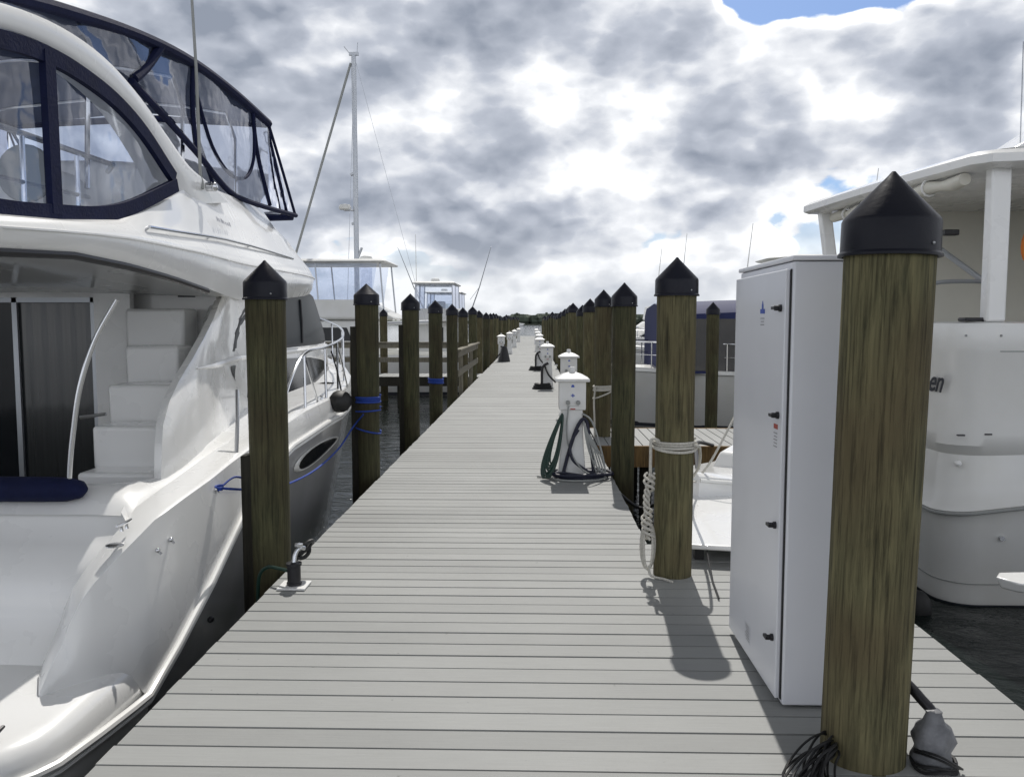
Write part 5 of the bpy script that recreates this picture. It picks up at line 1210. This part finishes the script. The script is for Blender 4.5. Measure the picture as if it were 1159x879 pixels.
wn = N.new('ShaderNodeTexNoise'); wn.inputs['Scale'].default_value = 14; wn.inputs['Detail'].default_value = 5; wn.inputs['Roughness'].default_value = .6; Lk.new(SP, wn.inputs['Vector'])
warp = V('MULTIPLY', V('SUBTRACT', wn.outputs['Color'], (.5, .5, .5)), (.035, .035, .035))
wisp = noise(SP, 30, 8, .65, .3, 5.5)
dens0 = density(SP, CP, warp)
dens_up = density(V('ADD', SP, (.004, 0, .034)), CP, warp)
dens = F('ADD', dens0, F('MULTIPLY', F('SUBTRACT', wisp, .5), .09))
def blob(x, y, r, amp):      # azimuth deg right of +Y, elevation deg, radius deg
    a, e = R(x), R(y); v = (math.sin(a) * math.cos(e), math.cos(a) * math.cos(e), math.sin(e))
    d = V('DOT_PRODUCT', D, v); return sstep(d, math.cos(R(r * 1.7)), math.cos(R(r * .1)), 0, amp)
blobs = [(-3.5, 9.0, 3.2, .13), (-1, 6.5, 2.6, .05), (-15, 20, 6, .16), (-2, 17, 6, .12), (-10, 8, 4, .08), (-23, 18, 5, .14), (27, 12.5, 3.4, .10), (27, 8, 4, .06), (13.5, 11.5, 3.4, .14), (8, 15, 4, .08),
         (14.8, 21, 2.0, -.38), (18.5, 21.3, 2.4, -.42), (22.5, 21.5, 2.4, -.42), (26.5, 21.6, 2.5, -.42), (30.5, 21.8, 2.3, -.38), (21.8, 8.8, .6, -.05), (23, 8, 2.5, .10),
         (-20, 14, 3.6, -.12), (-5, 12.8, 2.2, -.08), (31.5, 13, 2.2, -.10), (20, 15.5, 3.0, -.05), (.6, 9.5, 1.4, -.08), (6, 9, 1.6, -.06), (-9, 4.5, 3, -.05)]
for b_ in blobs: dens = F('ADD', dens, blob(*b_))
cover = sstep(dens, BASE - .06, BASE - .0)
thick = sstep(dens, BASE + .0, BASE + .30)
lit = F('SUBTRACT', dens_up, dens0)
fine = noise(SP, 22, 7, .62, .25, 9.3)
shade = F('ADD', F('ADD', F('MULTIPLY', thick, .74), F('MULTIPLY', lit, LITK)), F('MULTIPLY_ADD', F('SUBTRACT', fine, .5), .22, SOFF), clamp=True)
cr = N.new('ShaderNodeValToRGB'); el = cr.color_ramp.elements
el[0].position = 0; el[0].color = (11.5, 11.6, 11.8, 1); el[1].position = 1; el[1].color = (2.7, 3.05, 3.75, 1)
e = el.new(.25); e.color = (8.0, 8.2, 8.6, 1); e = el.new(.55); e.color = (4.9, 5.25, 6.0, 1)
Lk.new(shade, cr.inputs[0])
front = F('MULTIPLY', sstep(DY, -.45, .45, 1.35, 1.0), sstep(DZ, .36, .66, 1.0, .26))  # out-of-view sky: brightened behind the camera, dimmed overhead, to balance the shade
hz = sstep(DZ, .0, .13)
mxh = N.new('ShaderNodeMixRGB'); Lk.new(hz, mxh.inputs[0]); mxh.inputs[1].default_value = (5.9, 6.2, 6.6, 1); Lk.new(cr.outputs[0], mxh.inputs[2])
m2 = N.new('ShaderNodeMixRGB'); m2.inputs[0].default_value = .45; Lk.new(mxh.outputs[0], m2.inputs[1]); Lk.new(cr.outputs[0], m2.inputs[2])
skb = N.new('ShaderNodeMixRGB'); skb.blend_type = 'MULTIPLY'; skb.inputs[0].default_value = 1; skb.inputs[2].default_value = (.60, .74, .96, 1); Lk.new(sky.outputs[0], skb.inputs[1])
mx = N.new('ShaderNodeMixRGB'); hcov = F('MAXIMUM', cover, sstep(DZ, .16, .02))
Lk.new(hcov, mx.inputs[0]); Lk.new(skb.outputs[0], mx.inputs[1]); Lk.new(m2.outputs[0], mx.inputs[2])
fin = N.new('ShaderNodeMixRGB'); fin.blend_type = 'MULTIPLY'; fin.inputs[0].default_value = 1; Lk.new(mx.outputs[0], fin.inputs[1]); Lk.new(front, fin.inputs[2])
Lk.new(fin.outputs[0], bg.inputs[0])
sun = bpy.data.lights.new('sun', 'SUN'); sun.energy = 3.6; sun.angle = R(.53); sun.color = (1, .965, .91)
so = bpy.data.objects.new('sun', sun); C.objects.link(so); so.location = (0, 10, 30)
d = -Vector((math.sin(SUN_AZ) * math.cos(SUN_EL), math.cos(SUN_AZ) * math.cos(SUN_EL), math.sin(SUN_EL)))
so.rotation_euler = d.to_track_quat('-Z', 'Y').to_euler()

# ------------------------------------------------------------------ camera
cam = bpy.data.cameras.new('camera'); co_ = bpy.data.objects.new('camera', cam); C.objects.link(co_)
cam.sensor_width = 36; cam.lens = 36 * 940 / 1159; cam.clip_end = 5000; cam.clip_start = .05
p = R(4.6); yw = math.atan((604 - 579.5) * math.cos(p) / 940)
co_.location = (0, 0, 1.6); co_.rotation_euler = (R(90) - p, 0, yw)
S.camera = co_
S.view_settings.view_transform = 'Standard'; S.view_settings.look = 'None'; S.view_settings.gamma = 1; S.view_settings.exposure = 0
S.render.resolution_x = 1024; S.render.resolution_y = 776
